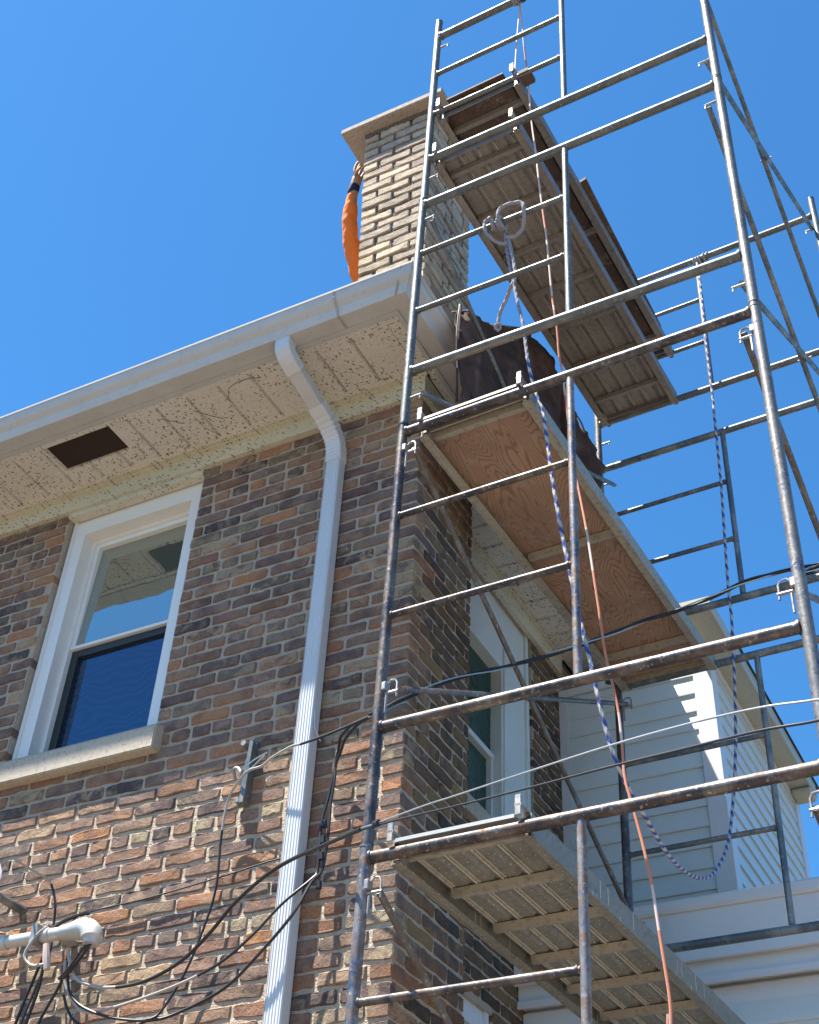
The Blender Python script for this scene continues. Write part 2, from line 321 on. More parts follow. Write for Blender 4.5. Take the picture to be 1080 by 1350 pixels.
# mortar walls as solids round the openings
w.box((XL, YW + r, 0), (WIN[0], YW + .3, ZS)); w.box((WIN[1], YW + r, 0), (XC - r, YB - r, ZS)); w.box((WIN[0], YW + r, 0), (WIN[1], YW + .3, WIN[2])); w.box((WIN[0], YW + r, ZF + .02), (WIN[1], YW + .3, ZS))
H(w, 'mortar_wall', M_MORTAR)
w = MB()
ys = [YB - r, SW[1][0], SW[0][0], SW[1][1], SW[0][1], YE]
for i in range(len(ys) - 1):
    y0, y1 = ys[i], ys[i + 1]; ym = (y0 + y1) / 2; holes = sorted((q[2], q[3]) for q in SW if q[0] < ym < q[1]); z = 0
    for a, b in holes: w.box((XR - .3, y0, z), (XR - r, y1, a)); z = b
    if z < ZS: w.box((XR - .3, y0, z), (XR - r, y1, ZS))
H(w, 'side_mortar_wall', M_MORTAR)
w = MB(); w.box((WIN[0] - .3, YW + .9, 4.0), (WIN[1] + .3, YW + .95, 6.5)); w.box((XR - .9, 4.9, 2.0), (XR - .85, 6.6, 6.5)); H(w, 'dark_interior', M_DARK)
bf = BrickField(); BL, BH, BJ, CH, BD = .220, .0565, .0125, .0700, .095
k = 0; z = ZF - .004 - BH / 2
while z > .03:
    mode = k % 2; off = (0 if mode else (BL + BJ) / 2) + random.uniform(-.02, .02); header = (k % 7 == 3)
    zj = random.uniform(-.0015, .0015)
    # front face: built leftwards from the corner
    x = XC; first = True
    while x > XL:
        if first and not mode: l = BD + .002
        elif header: l = BD + .006
        else: l = BL + random.uniform(-.012, .008)
        first_brick = first; first = False
        x0, x1 = x - l, x; x = x0 - BJ - random.uniform(-.002, .003)
        if WIN[2] - .14 < z < WIN[3]:
            if x1 > WIN[0] and x0 < WIN[1]:
                if x0 < WIN[0] - .03: x1 = WIN[0] - random.uniform(0, .004)
                elif x1 > WIN[1] + .03: x0 = WIN[1] + random.uniform(0, .006)
                else: continue
                if z < WIN[2] and False: continue
        L = round((x1 - x0) * 100) / 100
        if L < .04: continue
        if first_brick and not mode: continue      # this end is the side stretcher's header, placed below
        bf.put(((x0 + x1) / 2, YW + random.uniform(-.002, .0025), z + zj), 'F', L, BH, BD, M_BRICK, random.uniform(-.006, .006))
    # breast side: corner stretcher runs back along the side on even courses
    y = YW + (BD + BJ if mode else 0)
    while y < YB - .03:
        l = min(BL, YB - y);
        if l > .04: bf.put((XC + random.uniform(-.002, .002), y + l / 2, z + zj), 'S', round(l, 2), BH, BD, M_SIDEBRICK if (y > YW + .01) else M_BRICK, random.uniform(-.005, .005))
        y += l + BJ
    # recessed side wall
    for (a, b) in course_x(YB, YE, BL, BJ, off):
        segs = [(a, b)]
        for q in SW:
            if q[2] < z < q[3]:
                ns = []
                for (c, d) in segs:
                    if d <= q[0] or c >= q[1]: ns.append((c, d))
                    else:
                        if c < q[0]: ns.append((c, q[0]))
                        if d > q[1]: ns.append((q[1], d))
                segs = ns
        for (c, d) in segs:
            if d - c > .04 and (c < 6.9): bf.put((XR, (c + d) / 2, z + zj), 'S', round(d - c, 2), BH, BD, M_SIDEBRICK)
    # window reveals: brick ends seen in the opening
    k += 1; z -= CH
bf.build(house, 300, 'brick')

# frieze, soffit, fascia, gutter, roof
t = MB(); t.box((XL, YW - .028, ZF), (XC + .028, YW + .006, ZS - .006)); t.box((XC - .004, YW + .007, ZF), (XC + .0275, YB - .002, ZS - .007)); t.box((XR - .004, YB, ZF), (XR + .028, 6.87, ZS - .006))
t.box((XL, YW - .040, ZS - .030), (XC + .040, YW - .0285, ZS - .004)); t.box((XR + .0285, YB + .03, ZS - .03), (XR + .04, 6.86, ZS - .004)); H(t, 'frieze_board', M_FRIEZE)
t = MB(); t.box((XL, YW - .022, ZF - .055), (XC + .01, YW - .004 + .006, ZF - .002)) ; 
t = MB(); t.box((WIN[0] + .002, YW - .012, ZF - .035), (WIN[1] - .002, YW + .05, ZF - .001), bev=.003); H(t, 'window_head_trim', M_FRIEZE)
VX0, VX1, VY0, VY1 = -4.50, -4.065, 3.775, 3.98
sf = empty('soffit', None, None); sf.parent = house; sf.location = (0, 0, 0)
def soffit_panel(x0, x1, y0, y1, along='y'):
    m = MB(); gj = .0095; zb = ZS
    if along == 'y': m.prism([(x0 + .0015, zb + .018), (x0 + gj, zb), (x1 - gj, zb), (x1 - .0015, zb + .018)], 1, y0, y1)
    else: m.prism([(y0 + .0015, zb + .018), (y0 + gj, zb), (y1 - gj, zb), (y1 - .0015, zb + .018)], 0, x0, x1)
    for v in m.v: v -= house.location
    m.build('soffit_panel', M_SOFFIT, sf)
x = -2.335
xs = [x]
while x > XL: x -= .100; xs.append(x)
for i in range(len(xs) - 1):
    if i % 2: continue
    a, b = xs[min(i + 2, len(xs) - 1)], xs[i]; mid = (a + b) / 2
    if a < VX1 and b > VX0:
        soffit_panel(max(a, -9), b, VY1, YW - .03)
        if a < VX0: soffit_panel(a, VX0, 3.75, VY1 - .001)
        if b > VX1: soffit_panel(VX1, b, 3.75, VY1 - .001)
        soffit_panel(max(a, VX0), min(b, VX1), 3.75, VY0)
    else: soffit_panel(a, b, 3.75, YW - .03)
m = MB(); m.box((XL, 3.742, ZS + .019), (-2.24, YW, ZS + .03)); m.box((-2.335, YW, ZS + .019), (-2.24, YE, ZS + .03)); m.box((XR, YB, ZS + .0195), (-2.335, YE, ZS + .0305))
for v in m.v: v -= house.location
m.build('soffit_backing', M_DARK, sf)
y = 3.86
soffit_panel(-2.317, -2.2755, 3.777, 3.98, 'x'); soffit_panel(-2.317, -2.2755, 3.982, 4.18, 'x')
y = 4.19
while y < 9: soffit_panel(XR + .03 if y > YB - .02 else XC + .03, -2.245, y, y + .2, 'x'); y += .202
m = MB(); m.box((XL, 3.742, ZS - .006), (-2.243, 3.775, ZS + .004)); m.box((-2.275, 3.776, ZS - .0062), (-2.243, YE, ZS + .0038)); m.box((-2.36, 3.776, ZS - .0055), (-2.318, YW - .042, ZS + .0042))
m.box((XL, YW - .075, ZS - .006), (-2.352, YW - .042, ZS + .0035))
for v in m.v: v -= house.location
m.build('soffit_trim', M_SOFFIT, sf)
m = MB(); m.box((VX0, VY0, ZS + .0175), (VX1, VY1, ZS + .0185))
for v in m.v: v -= house.location
m.build('vent_opening', M_VENT, sf)  # dark brown sheet painting the shade inside the open vent hole
m = MB(); m.box((XL, 3.715, ZS - .012), (-2.222, 3.741, 6.70)); m.box((-2.242, 3.742, ZS - .012), (-2.222, YE, 6.70)); H(m, 'fascia_board', M_GUTTER)
GP = [(.0, .13), (.0, 0), (.085, 0), (.094, .018), (.104, .045), (.128, .070), (.140, .092), (.143, .118), (.150, .122), (.150, .134), (.136, .134), (.136, .126), (.004, .126)]
m = MB(); GY, GX = 3.714, -2.221; vs = []
for (d, h) in GP: vs.append((XL, GY - d, ZS + h))
for (d, h) in GP: vs.append((GX + d, GY - d, ZS + h))
for (d, h) in GP: vs.append((GX + d, YE, ZS + h))
n = len(GP); fs = [(i, i + 1, n + i + 1, n + i) for i in range(n - 1)] + [(n + i, n + i + 1, 2 * n + i + 1, 2 * n + i) for i in range(n - 1)] + [tuple(range(n)), tuple(range(2 * n, 3 * n))]
m.add(vs, fs); H(m, 'gutter', M_GUTTER)
for x0 in (-2.52, -4.9):
    m = MB(); m.add([(x0 + q, GY - d - (.002 if j else 0), ZS + h - .0015) for q in (0, .014) for j, (d, h) in enumerate(GP[1:9])], [(i, i + 1, 8 + i + 1, 8 + i) for i in range(7)])
    H(m, 'gutter_seam', M_CABLEG)
m = MB(); m.tube([(GX + .03, GY - .088, ZS - .002), (GX + .088, GY - .148, ZS + .128)], .004, 6)
H(m, 'corner_bead', M_CABLEG)
rf = MB(); s_ = .26
rf.add([(XL, 3.64, 6.69), (-2.15, 3.64, 6.69), (-2.15 - 2.4, 3.64 + 2.4, 6.69 + 2.4 * s_), (XL, 6.04, 6.69 + 2.4 * s_), (-2.15, YE, 6.69), (-4.55, YE, 6.69 + 2.4 * s_)], [(0, 1, 2, 3), (1, 4, 5, 2)])
rf.add([(XL, 3.64, 6.67), (-2.15, 3.64, 6.67), (-2.15 - 2.4, 6.04, 6.67 + 2.4 * s_), (XL, 6.04, 6.67 + 2.4 * s_), (-2.15, YE, 6.67), (-4.55, YE, 6.67 + 2.4 * s_)], [(0, 3, 2, 1), (1, 2, 5, 4)])
H(rf, 'roof', M_SHINGLE)
# dried vine tendrils left on the soffit and frieze
vm = MB(); R = random.Random(3)
for q in range(19):
    if q < 8: p = Vector((R.choice([-4.9, -4.0, -3.75, -3.4, -3.55, -4.3, -2.9, -2.5]) + R.uniform(-.25, .25), R.uniform(3.85, 4.12), ZS - .002)); a = R.uniform(0, 6.28)
    else: p = Vector((-2.31 - R.uniform(.0, .3), YB + R.uniform(.1, 1.6), ZS - .002)); a = R.uniform(0, 6.28)
    path = [p.copy()]
    for j in range(R.randrange(4, 12)):
        a += R.uniform(-.5, .5); p = p + Vector((math.cos(a), math.sin(a), 0)) * .028
        if p.y > YW - .05 and p.x < XC or p.y < 3.79: break
        path.append(p + Vector((0, 0, -R.uniform(0, .003))))
    if len(path) > 2: vm.tube(path, R.uniform(.0009, .0016), 4)
H(vm, 'dried_vine', flat_mat('dry_vine', (.10, .065, .035), .9), kind='stuff')

# front window
wx0, wx1, wz0, wz1 = WIN; yc = YW + .055
win = MB(); win.box((wx0 + .003, yc, wz0), (wx0 + .10, yc + .11, wz1)); win.box((wx1 - .10, yc, wz0), (wx1 - .003, yc + .11, wz1)); win.box((wx0 + .1002, yc, wz1 - .15), (wx1 - .1002, yc + .11, wz1)); 
win.box((wx0 + .012, yc - .012, wz0), (wx0 + .03, yc - .0003, wz1 - .02)); win.box((wx1 - .03, yc - .012, wz0), (wx1 - .012, yc - .0003, wz1 - .02))
W1 = H(win, 'window', M_WHITEB)
def sub(mb, name, mats, par=W1, smooth=False, **k): return H(mb, name, mats, par, smooth, **k)
fx0, fx1 = wx0 + .1003, wx1 - .1003; ft = wz1 - .1503; zm = 5.55
m = MB(); y0 = yc + .075
for a, b in (((fx0, y0, wz0), (fx0 + .022, y0 + .06, ft)), ((fx1 - .022, y0, wz0), (fx1, y0 + .06, ft)), ((fx0 + .0222, y0, ft - .022), (fx1 - .0222, y0 + .06, ft))): m.box(a, b)
m.box((fx0 + .0225, y0 + .014, zm - .01), (fx0 + .047, y0 + .05, ft - .0225)); m.box((fx1 - .047, y0 + .014, zm - .01), (fx1 - .0225, y0 + .05, ft - .0225)); m.box((fx0 + .0472, y0 + .014, ft - .05), (fx1 - .0472, y0 + .05, ft - .0225)); m.box((fx0 + .0225, y0 + .010, zm - .03), (fx1 - .0225, y0 + .05, zm - .0102))
sub(m, 'upper_sash', M_WHITEB)
m = MB(); m.prism([(y0 + .019, zm), (y0 + .023, zm), (y0 + .049, ft - .05), (y0 + .045, ft - .05)], 0, fx0 + .0475, fx1 - .0475); sub(m, 'upper_pane', M_GLASS)
m = MB()
for a, b in (((fx0 + .023, y0 + .03, wz0), (fx0 + .07, y0 + .075, zm - .031)), ((fx1 - .06, y0 + .03, wz0), (fx1 - .023, y0 + .075, zm - .031)), ((fx0 + .0702, y0 + .03, zm - .075), (fx1 - .0602, y0 + .075, zm - .0312)), ((fx0 + .0702, y0 + .03, wz0), (fx1 - .0602, y0 + .075, wz0 + .07))): m.box(a, b)
sub(m, 'lower_sash', M_SCREEN)
m = MB(); m.box((fx0 + .0704, y0 + .05, wz0 + .0702), (fx1 - .0604, y0 + .056, zm - .0752)); sub(m, 'lower_pane', M_GLASSD)
m = MB(); m.prism([(YW - .06, 4.628), (YW + .24, 4.628), (YW + .24, 4.80 + .004), (YW + .05, 4.80 + .004), (YW - .06, 4.745)], 0, wx0 - .06, wx1 + .055)
o = H(m, 'window_sill', M_SILL)
bm = bmesh.new(); bm.from_mesh(o.data); bmesh.ops.bevel(bm, geom=bm.edges[:], offset=.006, segments=2, affect='EDGES'); bm.to_mesh(o.data); bm.free()
# side windows
for i, (a, b, c, d) in enumerate(SW):
    m = MB(); cs = .40 if i == 0 else .09; top = .45 if i == 0 else .10; x1 = XR - .03
    gl0, gl1, gt = a + .05, b - cs, d - top
    m.box((x1 - .09, gl1, c), (x1, b - .003, d)); m.box((x1 - .09, gl0, gt), (x1 - .0003, gl1 - .0003, d)); m.box((x1 - .09, a + .003, c), (x1 - .0002, gl0 - .0003, d))
    m.box((x1 + .0003, gl1 + .02, c), (x1 + .012, gl1 + .06, d - .3)); m.box((x1 + .0003, b - .06, c), (x1 + .014, b - .02, d))
    W2 = H(m, 'window', M_SIDING if i == 0 else M_TRIM)
    zm2 = 5.375 if i == 0 else 3.2
    m = MB(); m.box((x1 - .085, gl0, zm2 - .02), (x1 - .045, gl1 - .001, zm2 + .015)); m.box((x1 - .085, gl1 - .03, c), (x1 - .05, gl1 - .001, zm2 - .0205)); m.box((x1 - .085, gl0, c), (x1 - .05, gl1 - .0305, c + .04)); sub(m, 'sash', M_SIDING, W2)
    m = MB(); m.box((x1 - .08, gl0, zm2 + .0152), (x1 - .07, gl1 - .001, gt - .001)); sub(m, 'upper_pane', M_GLASSG, W2)
    m = MB(); m.box((x1 - .089, gl0, c + .04), (x1 - .082, gl1 - .031, zm2 - .0205)); sub(m, 'lower_pane', M_GLASSG, W2)
    m = MB(); m.box((XR - .1, a - .03, c - .10), (XR + .045, b + .03, c - .002), bev=.005); H(m, 'window_sill', M_SILL)

# downspout with its two elbows
def rect_sweep(mb, path, wd, dp, ribs=False, widths=None):
    path = [Vector(p) for p in path]; n = len(path); prof = []
    N = 24 if ribs else 4
    for i in range(N + 1): u = -wd / 2 + wd * i / N; e = .0028 if (ribs and i % 4 in (1, 2) and 0 < i < N) else 0; prof.append((u, dp / 2 - e))
    prof[0] = (-wd / 2 + .006, dp / 2); prof[-1] = (wd / 2 - .006, dp / 2)
    prof += [(wd / 2, dp / 2 - .006), (wd / 2, -dp / 2), (-wd / 2, -dp / 2), (-wd / 2, dp / 2 - .006)]
    k = len(prof); vs = []
    for i in range(n):
        T = (path[min(i + 1, n - 1)] - path[max(i - 1, 0)]).normalized(); X = Vector((1, 0, 0)); X = (X - T * X.dot(T)).normalized(); Nn = T.cross(X)
        if Nn.y > 0: Nn = -Nn
        if abs(T.z) < .2: Nn = Vector((0, 0, -1))
        s = widths[i] if widths else 1
        for (u, q) in prof: vs.append(path[i] + X * u * s + Nn * q * s)
    fs = [(i * k + j, i * k + (j + 1) % k, (i + 1) * k + (j + 1) % k, (i + 1) * k + j) for i in range(n - 1) for j in range(k)] + [tuple(range(k)), tuple(range((n - 1) * k, n * k))]
    mb.add(vs, fs)
DX = -2.777
m = MB(); rect_sweep(m, [(DX, 4.135, 6.10), (DX, 4.135, 5.0), (DX, 4.135, 3.0), (DX, 4.135, .25)], .082, .060, True); DS = H(m, 'downspout', M_WHITE)
m = MB(); pth = spline([(-2.842, 3.665, 6.565), (-2.842, 3.667, 6.50), (-2.836, 3.70, 6.455), (-2.828, 3.765, 6.425)], 4); rect_sweep(m, pth, .086, .068, widths=[1 + (.03 if i % 2 and i > 3 else 0) for i in range(len(pth))]); sub(m, 'upper_elbow', M_WHITE, DS)
m = MB(); pth = [(-2.832, 3.735, 6.438), (-2.830, 3.75, 6.431), (-2.798, 3.975, 6.322)]; rect_sweep(m, pth, .078, .060); sub(m, 'offset_pipe', M_GUTTER, DS)
m = MB(); pth = spline([(-2.802, 3.945, 6.337), (-2.790, 4.05, 6.285), (-2.781, 4.115, 6.215), (DX, 4.134, 6.13), (DX, 4.135, 6.085)], 7); rect_sweep(m, pth, .088, .066, widths=[1.03 if i < 3 else 1 + (.05 if i % 2 else -.03) for i in range(len(pth))]); sub(m, 'lower_elbow', M_WHITE, DS)
for z in (5.0, 2.4):
    pass
m = MB(); m.tube([(DX + .043, YW - .06, 4.60), (DX + .045, YW - .055, 4.52), (DX + .060, YW - .02, 4.47)], .003, 6); sub(m, 'strap', M_WHITE, DS)

# ------------------------------------------------------------------ chimney
ch = empty('chimney', 'cream brick chimney stack under a thin concrete cap slab at the house corner', 'chimney', loc=(-2.6, 4.18, 6.9))
def K(mb, name, mats, **k):
    for v in mb.v: v -= ch.location
    return mb.build(name, mats, ch, **k)
CX1, CY0, CY1, CZ = -2.350, 4.18, 4.75, 9.03
def cx0(z): return -2.79 - (z - 7.5) * .040
m = MB(); q = .016
vs = []
for z in (6.5, CZ + .02): vs += [(cx0(z) + q, CY0 + q, z), (CX1 - q, CY0 + q, z), (CX1 - q, CY1 - q, z), (cx0(z) + q, CY1 - q, z)]
m.add(vs, [(0, 1, 5, 4), (1, 2, 6, 5), (2, 3, 7, 6), (3, 0, 4, 7), (4, 5, 6, 7)]); K(m, 'mortar_core', M_CMORTAR)
cb = BrickField(); z = CZ - .034; k = 0; cc, chh = .0795, .058
while z > 6.75:
    xl = cx0(z); wdt = CX1 - xl; dep = CY1 - CY0; mode = k % 2
    if mode: fr = [(xl, xl + .215), (xl + .232, CX1)]
    else: fr = [(xl, xl + .105), (xl + .122, xl + .335), (xl + .352, CX1)]
    for (a, b) in fr:
        if b - a > .03: cb.put(((a + b) / 2 + random.uniform(-.002, .002), CY0 + random.uniform(-.005, .005), z), 'F', round(b - a, 2), chh + random.choice((-.004, 0, .004)), .09, M_CHIMBRICK, random.uniform(-.012, .012))
    y = CY0 + (.10 if mode else .0)
    if not mode: y = CY0 + .012
    while y < CY1 - .04:
        l = min(.215, CY1 - y); cb.put((CX1 + random.uniform(-.005, .005), y + l / 2, z), 'S', round(l, 2), chh, .09, M_CHIMBRICK, random.uniform(-.01, .01)); y += l + .017
    y = CY0 + .11
    while y < CY1 - .04:
        l = min(.215, CY1 - y); cb.put((xl + .004, y + l / 2, z), 'W', round(l, 2), chh, .09, M_CHIMBRICK); y += l + .017
    for (a, b) in fr:
        if b - a > .03: cb.put(((a + b) / 2, CY1, z), 'B', round(b - a, 2), chh, .09, M_CHIMBRICK)
    z -= cc; k += 1
cb.build(ch, 290, 'brick')
m = MB(); m.box((-2.985, 4.095, 9.052), (-2.245, 4.85, 9.10), bev=.006); K(m, 'cap_slab', M_CAP)
m = MB(); R = random.Random(5); vs = []; n = 26
for i in range(n + 1):
    x = -2.845 + (.49) * i / n; vs += [(x, CY0 - .006 - R.uniform(0, .006), 9.052), (x, CY0 - .004, 9.052 - R.uniform(.012, .042)), (x, CY0 + .03, 9.052 - .03)]
m.add(vs, [(3 * i, 3 * i + 1, 3 * i + 4, 3 * i + 3) for i in range(n)] + [(3 * i + 1, 3 * i + 2, 3 * i + 5, 3 * i + 4) for i in range(n)]); K(m, 'mortar_bed', M_CMORTAR)
m = MB(); m.box((-2.29, 4.16, 6.67), (-2.335, 4.78, 6.95)); K(m, 'flashing', M_CABLEG)

# ------------------------------------------------------------------ rear addition with clapboard siding
ad = empty('siding_addition', 'pale green clapboard addition behind the brick house, upper room over a wider porch', 'house', loc=(-2.0, 6.9, 0))
def A(mb, name, mats, parent=ad, **k):
    for v in mb.v: v -= ad.location
    return mb.build(name, mats, parent, **k)
AX0, AX1, AY0, AY1, AZ1 = XR + .001, -1.683, 6.875, 9.02, 6.33
m = MB(); m.box((AX0, AY0 + .02, 4.2), (AX1 - .02, AY1, AZ1 - .002)); A(m, 'wall_core', M_SIDING)
def clap(axis, a, b, zlo, zhi, face, c=.127, name='siding_board', last=None):
    z = zlo
    while z < zhi - .01:
        zt = min(z + c, zhi); m = MB()
        if axis == 'x': m.prism([(face - .016, z), (face - .0165, z + .012), (face - .002, zt), (face + .01, zt), (face + .01, z)], 0, a, b)
        else: m.prism([(face + .016, z), (face + .0165, z + .012), (face + .002, zt), (face - .01, zt), (face - .01, z)], 1, a, b)
        A(m, name, M_SIDING); z += c
clap('x', AX0 + .06, AX1 - .095, 4.40, AZ1 - .1, AY0)
clap('y', AY0 + .095, AY1 - .12, 4.40, AZ1 - .06, AX1, .1143)
m = MB(); m.box((AX1 - .094, AY0 - .024, 4.3), (AX1 + .024, AY0 + .094, AZ1 - .001), bev=.003); A(m, 'corner_post', M_TRIM)
m = MB(); m.box((AX0, AY0 - .02, 4.3), (AX0 + .058, AY0 + .01, AZ1 - .02)); A(m, 'corner_trim', M_TRIM)
m = MB(); m.box((AX1 - .02, AY1 - .118, 4.3), (AX1 + .024, AY1, AZ1 - .001), bev=.003); A(m, 'corner_post', M_TRIM)
m = MB(); m.box((AX1 + .0005, AY0 + .096, AZ1 - .055), (AX1 + .022, AY1 - .12, AZ1 - .0015)); m.box((AX0 + .06, AY0 - .02, AZ1 - .095), (AX1 - .096, AY0 + .01, AZ1 - .0015)); A(m, 'frieze_trim', M_TRIM)
M_ADSOF = vinyl_mat('addition_soffit', (.50, .50, .40), .2, .2)
m = MB(); EX = -1.53; EY = 6.46
m.box((AX1 - .05, EY, AZ1), (EX, AY1 - .05, AZ1 + .02)); m.box((EX - .03, EY, AZ1 + .021), (EX, AY1 - .05, AZ1 + .09)); A(m, 'eave_soffit', M_ADSOF)
m = MB(); m.box((EX + .001, EY - .02, AZ1 - .005), (EX + .014, AY1 - .04, AZ1 + .10)); m.box((AX1 - .05, EY - .02, AZ1 - .005), (EX, EY - .001, AZ1 + .10)); A(m, 'eave_fascia', M_ADSOF)
m = MB(); m.add([(EX + .03, AY0, AZ1 + .101), (EX + .03, AY1 + .05, AZ1 + .101), (XR, AY1 + .05, AZ1 + .42), (XR, AY0, AZ1 + .42)], [(0, 1, 2, 3)]); A(m, 'roof', M_SHINGLE)
m = MB(); m.box((AX1 + .0245, AY1 - .24, AZ1 - .05), (EX + .012, AY1 - .06, AZ1 - .0055), bev=.01); A(m, 'eave_return', M_ADSOF)
# porch storey
PY = 6.18; PX1 = 3.2
m = MB(); m.box((XR + .001, PY + .06, 0), (PX1, 9.0, 4.32)); A(m, 'porch_core', M_SIDING)
m = MB(); m.prism([(PY - .10, 4.33), (PY - .11, 4.34), (PY - .11, 4.385), (PY - .09, 4.40), (PY - .02, 4.401), (PY - .02, 4.33)], 0, XR + .002, PX1 + .1); A(m, 'porch_roof_edge', M_TRIM)
m = MB(); m.box((XR + .002, PY - .0195, 4.33), (PX1 + .1, 9.0, 4.402)); A(m, 'porch_roof', M_SHINGLE)
m = MB(); m.box((XR + .002, PY - .085, 4.09), (PX1 + .08, PY - .06, 4.3295)); m.box((XR + .002, PY - .0595, 4.10), (PX1 + .08, PY + .06, 4.12)); A(m, 'porch_fascia', M_TRIM)
m = MB(); m.box((XR + .002, PY - .03, 4.005), (PX1 + .02, PY + .055, 4.099)); m.box((XR + .002, PY - .045, 3.985), (PX1 + .02, PY - .0305, 4.02)); A(m, 'porch_frieze', M_TRIM)
z = 3.9
while z > 0:
    m = MB(); m.prism([(PY - .016 + .03, z - .115), (PY - .0165 + .03, z - .103), (PY + .028, z), (PY + .055, z), (PY + .055, z - .115)], 0, XR + .06, PX1); A(m, 'siding_board', M_SIDING); z -= .115
m = MB(); m.box((XR + .002, PY + .029, 3.9005), (PX1, PY + .05, 3.984)); m.box((XR + .002, PY - .0, 0), (XR + .058, PY + .05, 3.90)); A(m, 'porch_trim', M_TRIM)

# ------------------------------------------------------------------ scaffold (own frame: x across, y back, z up, slightly out of square with the house)
SM = Matrix(((0.9987763744945772, 0.047179461091050284, 0.014827413881212809), (-0.04728959323535584, 0.9988555114058774, 0.007166708098874652), (-0.014472322649559888, -0.007859121103337918, 0.9998643838501149)))
CS = Vector((2.2565571851681216, -3.4043932520631444, -3.8767233474628418))
SM4 = Matrix.Translation(CAM - SM @ CS) @ SM.to_4x4()
def S(p): return SM4 @ Vector(p)
SD = 2.219
def sc_empty(name, base, label, cat, group=None): return empty(name, label, cat, group, SM4 @ Matrix.Translation(base))
TR = .0212
def latch(mb, x, y, z, sx, big):
    # stud with flip-lock plate
    mb.tube([(x + sx * .018, y, z), (x + sx * .075, y, z)], .006, 8)
    mb.tube([(x + sx * .070, y, z), (x + sx * .071, y, z - .022)], .0045, 6)
    if big:
        mb.box((x + sx * .02 - .010, y - .016, z + .01), (x + sx * .02 + .010, y + .016, z + .045), bev=.003)
        mb.tube([(x + sx * .03, y, z + .04), (x + sx * .042, y, z + .052), (x + sx * .062, y, z + .050), (x + sx * .070, y, z + .035), (x + sx * .070, y, z + .005)], .0045, 6)
        mb.tube([(x + sx * .03, y - .004, z - .01), (x + sx * .03, y - .004, z - .085)], .005, 6)
def frame(y, levels, zlo, zhi, xl, xr, xi, mats, dzr, label, group, full=True, kl=()):
    base = Vector((xl, y, zlo)); t = sc_empty('scaffold_section', base, label, 'scaffold', group)
    mp, mb_, mr, mi_ = mats
    def B(mb, name, m):
        for v in mb.v: v -= base
        return mb.build(name, m, t, True)
    Z = levels; dz = lambda x: dzr * (x - xl) / (xr - xl)
    for x, dd in ((xl, 0), (xr, dzr)):
        m = MB(); m.tube([(x, y, zlo + dd), (x, y, zhi + dd)], TR, 14)
        m.tube([(x, y, zhi + dd - .006), (x, y, zhi + dd + .002)], TR + .0015, 14); m.tube([(x, y, zlo + dd), (x, y, zlo + dd + .012)], TR + .0015, 14)
        B(m, 'post', M_SILV if (mp is M_BROWN and x == xr and y == 0) else mp)
        for j, zz in enumerate((Z[0] - .125, Z[-1] + (.14 if full else -.17))):
            s = 1 if x == xl else -1; m = MB(); latch(m, x, y, zz + dd, s, j in kl); B(m, 'brace_stud', M_STEEL)
    for nm, zz, rr in (('top_bar', Z[0], TR), ('bottom_bar', Z[-1], TR)):
        m = MB(); m.tube([(xl + .018, y, zz), (xr - .018, y, zz + dzr)], rr, 14)
        for x, s in ((xl + .02, 1), (xr - .02, -1)): m.tube([(x, y, zz + dz(x)), (x + s * .008, y, zz + dz(x))], rr + .004, 14)
        B(m, nm, mb_)
    for zz in Z[1:-1]:
        m = MB(); m.tube([(xl + .018, y, zz), (xi - .012, y, zz + dz(xi))], .0135, 12)
        for x in (xl + .021, xi - .02): m.tube([(x, y, zz + dz(x)), (x + (.006 if x < xi - .1 else -.006), y, zz + dz(x))], .0165, 12)
        B(m, 'rung', mr)
    m = MB(); m.tube([(xi, y, Z[-1] + dz(xi) + .018), (xi, y, Z[0] + dz(xi) - .018)], .0155, 12); B(m, 'inner_post', mi_)
    return t
G1 = 'scaffold frames on the house front side'; G2 = 'scaffold frames on the rear side'
LV = dict(A=(3.176, 2.779, 2.383, 1.965), B=(1.582, 1.195, .776, .372), C=(0., -.468, -.962, -1.453), D=(-1.950, -2.430, -2.915, -3.40), E=(-3.50, -3.95, -4.42, -4.90))
EN = dict(A=(1.622, 3.345), B=(.048, 1.62), C=(-1.905, .046), D=(-3.45, -1.907), E=(-5.42, -3.452))
GG = (M_GALV, M_GALV, M_GALV, M_GALV)
MF = dict(A=GG, B=GG, C=(M_BROWN, M_BROWN, M_BROWN, M_BLUE), D=(M_BLUE, M_BROWN, M_BROWN, M_BLUE), E=(M_BLUE, M_GREY, M_GREY, M_BLUE))
MBK = dict(A=GG, B=(M_GREY, M_GREY, M_GREY, M_GREY), C=(M_BROWN, M_GREY, M_GREY, M_GREY), D=(M_BROWN, M_BROWN, M_GREY, M_GREY), E=(M_BLUE, M_GREY, M_GREY, M_BLUE))
LF = dict(A='grey front scaffold frame at the very top, beside the chimney cap', B='grey front scaffold frame level with the chimney stack and gutter corner',
          C='rusty brown front scaffold frame with a blue inner post, below the eave', D='blue and brown front scaffold frame carrying the lowest steel plank', E='bottom front scaffold frame standing on the driveway')
LB = dict(A='uppermost rear scaffold frame with the blue rope knotted to its top bar', B='rear scaffold frame behind the far end of the top steel plank',
          C='dark rear scaffold frame in front of the addition gable corner', D='dark rear scaffold frame crossing the white porch fascia', E='bottom rear scaffold frame standing on the driveway')
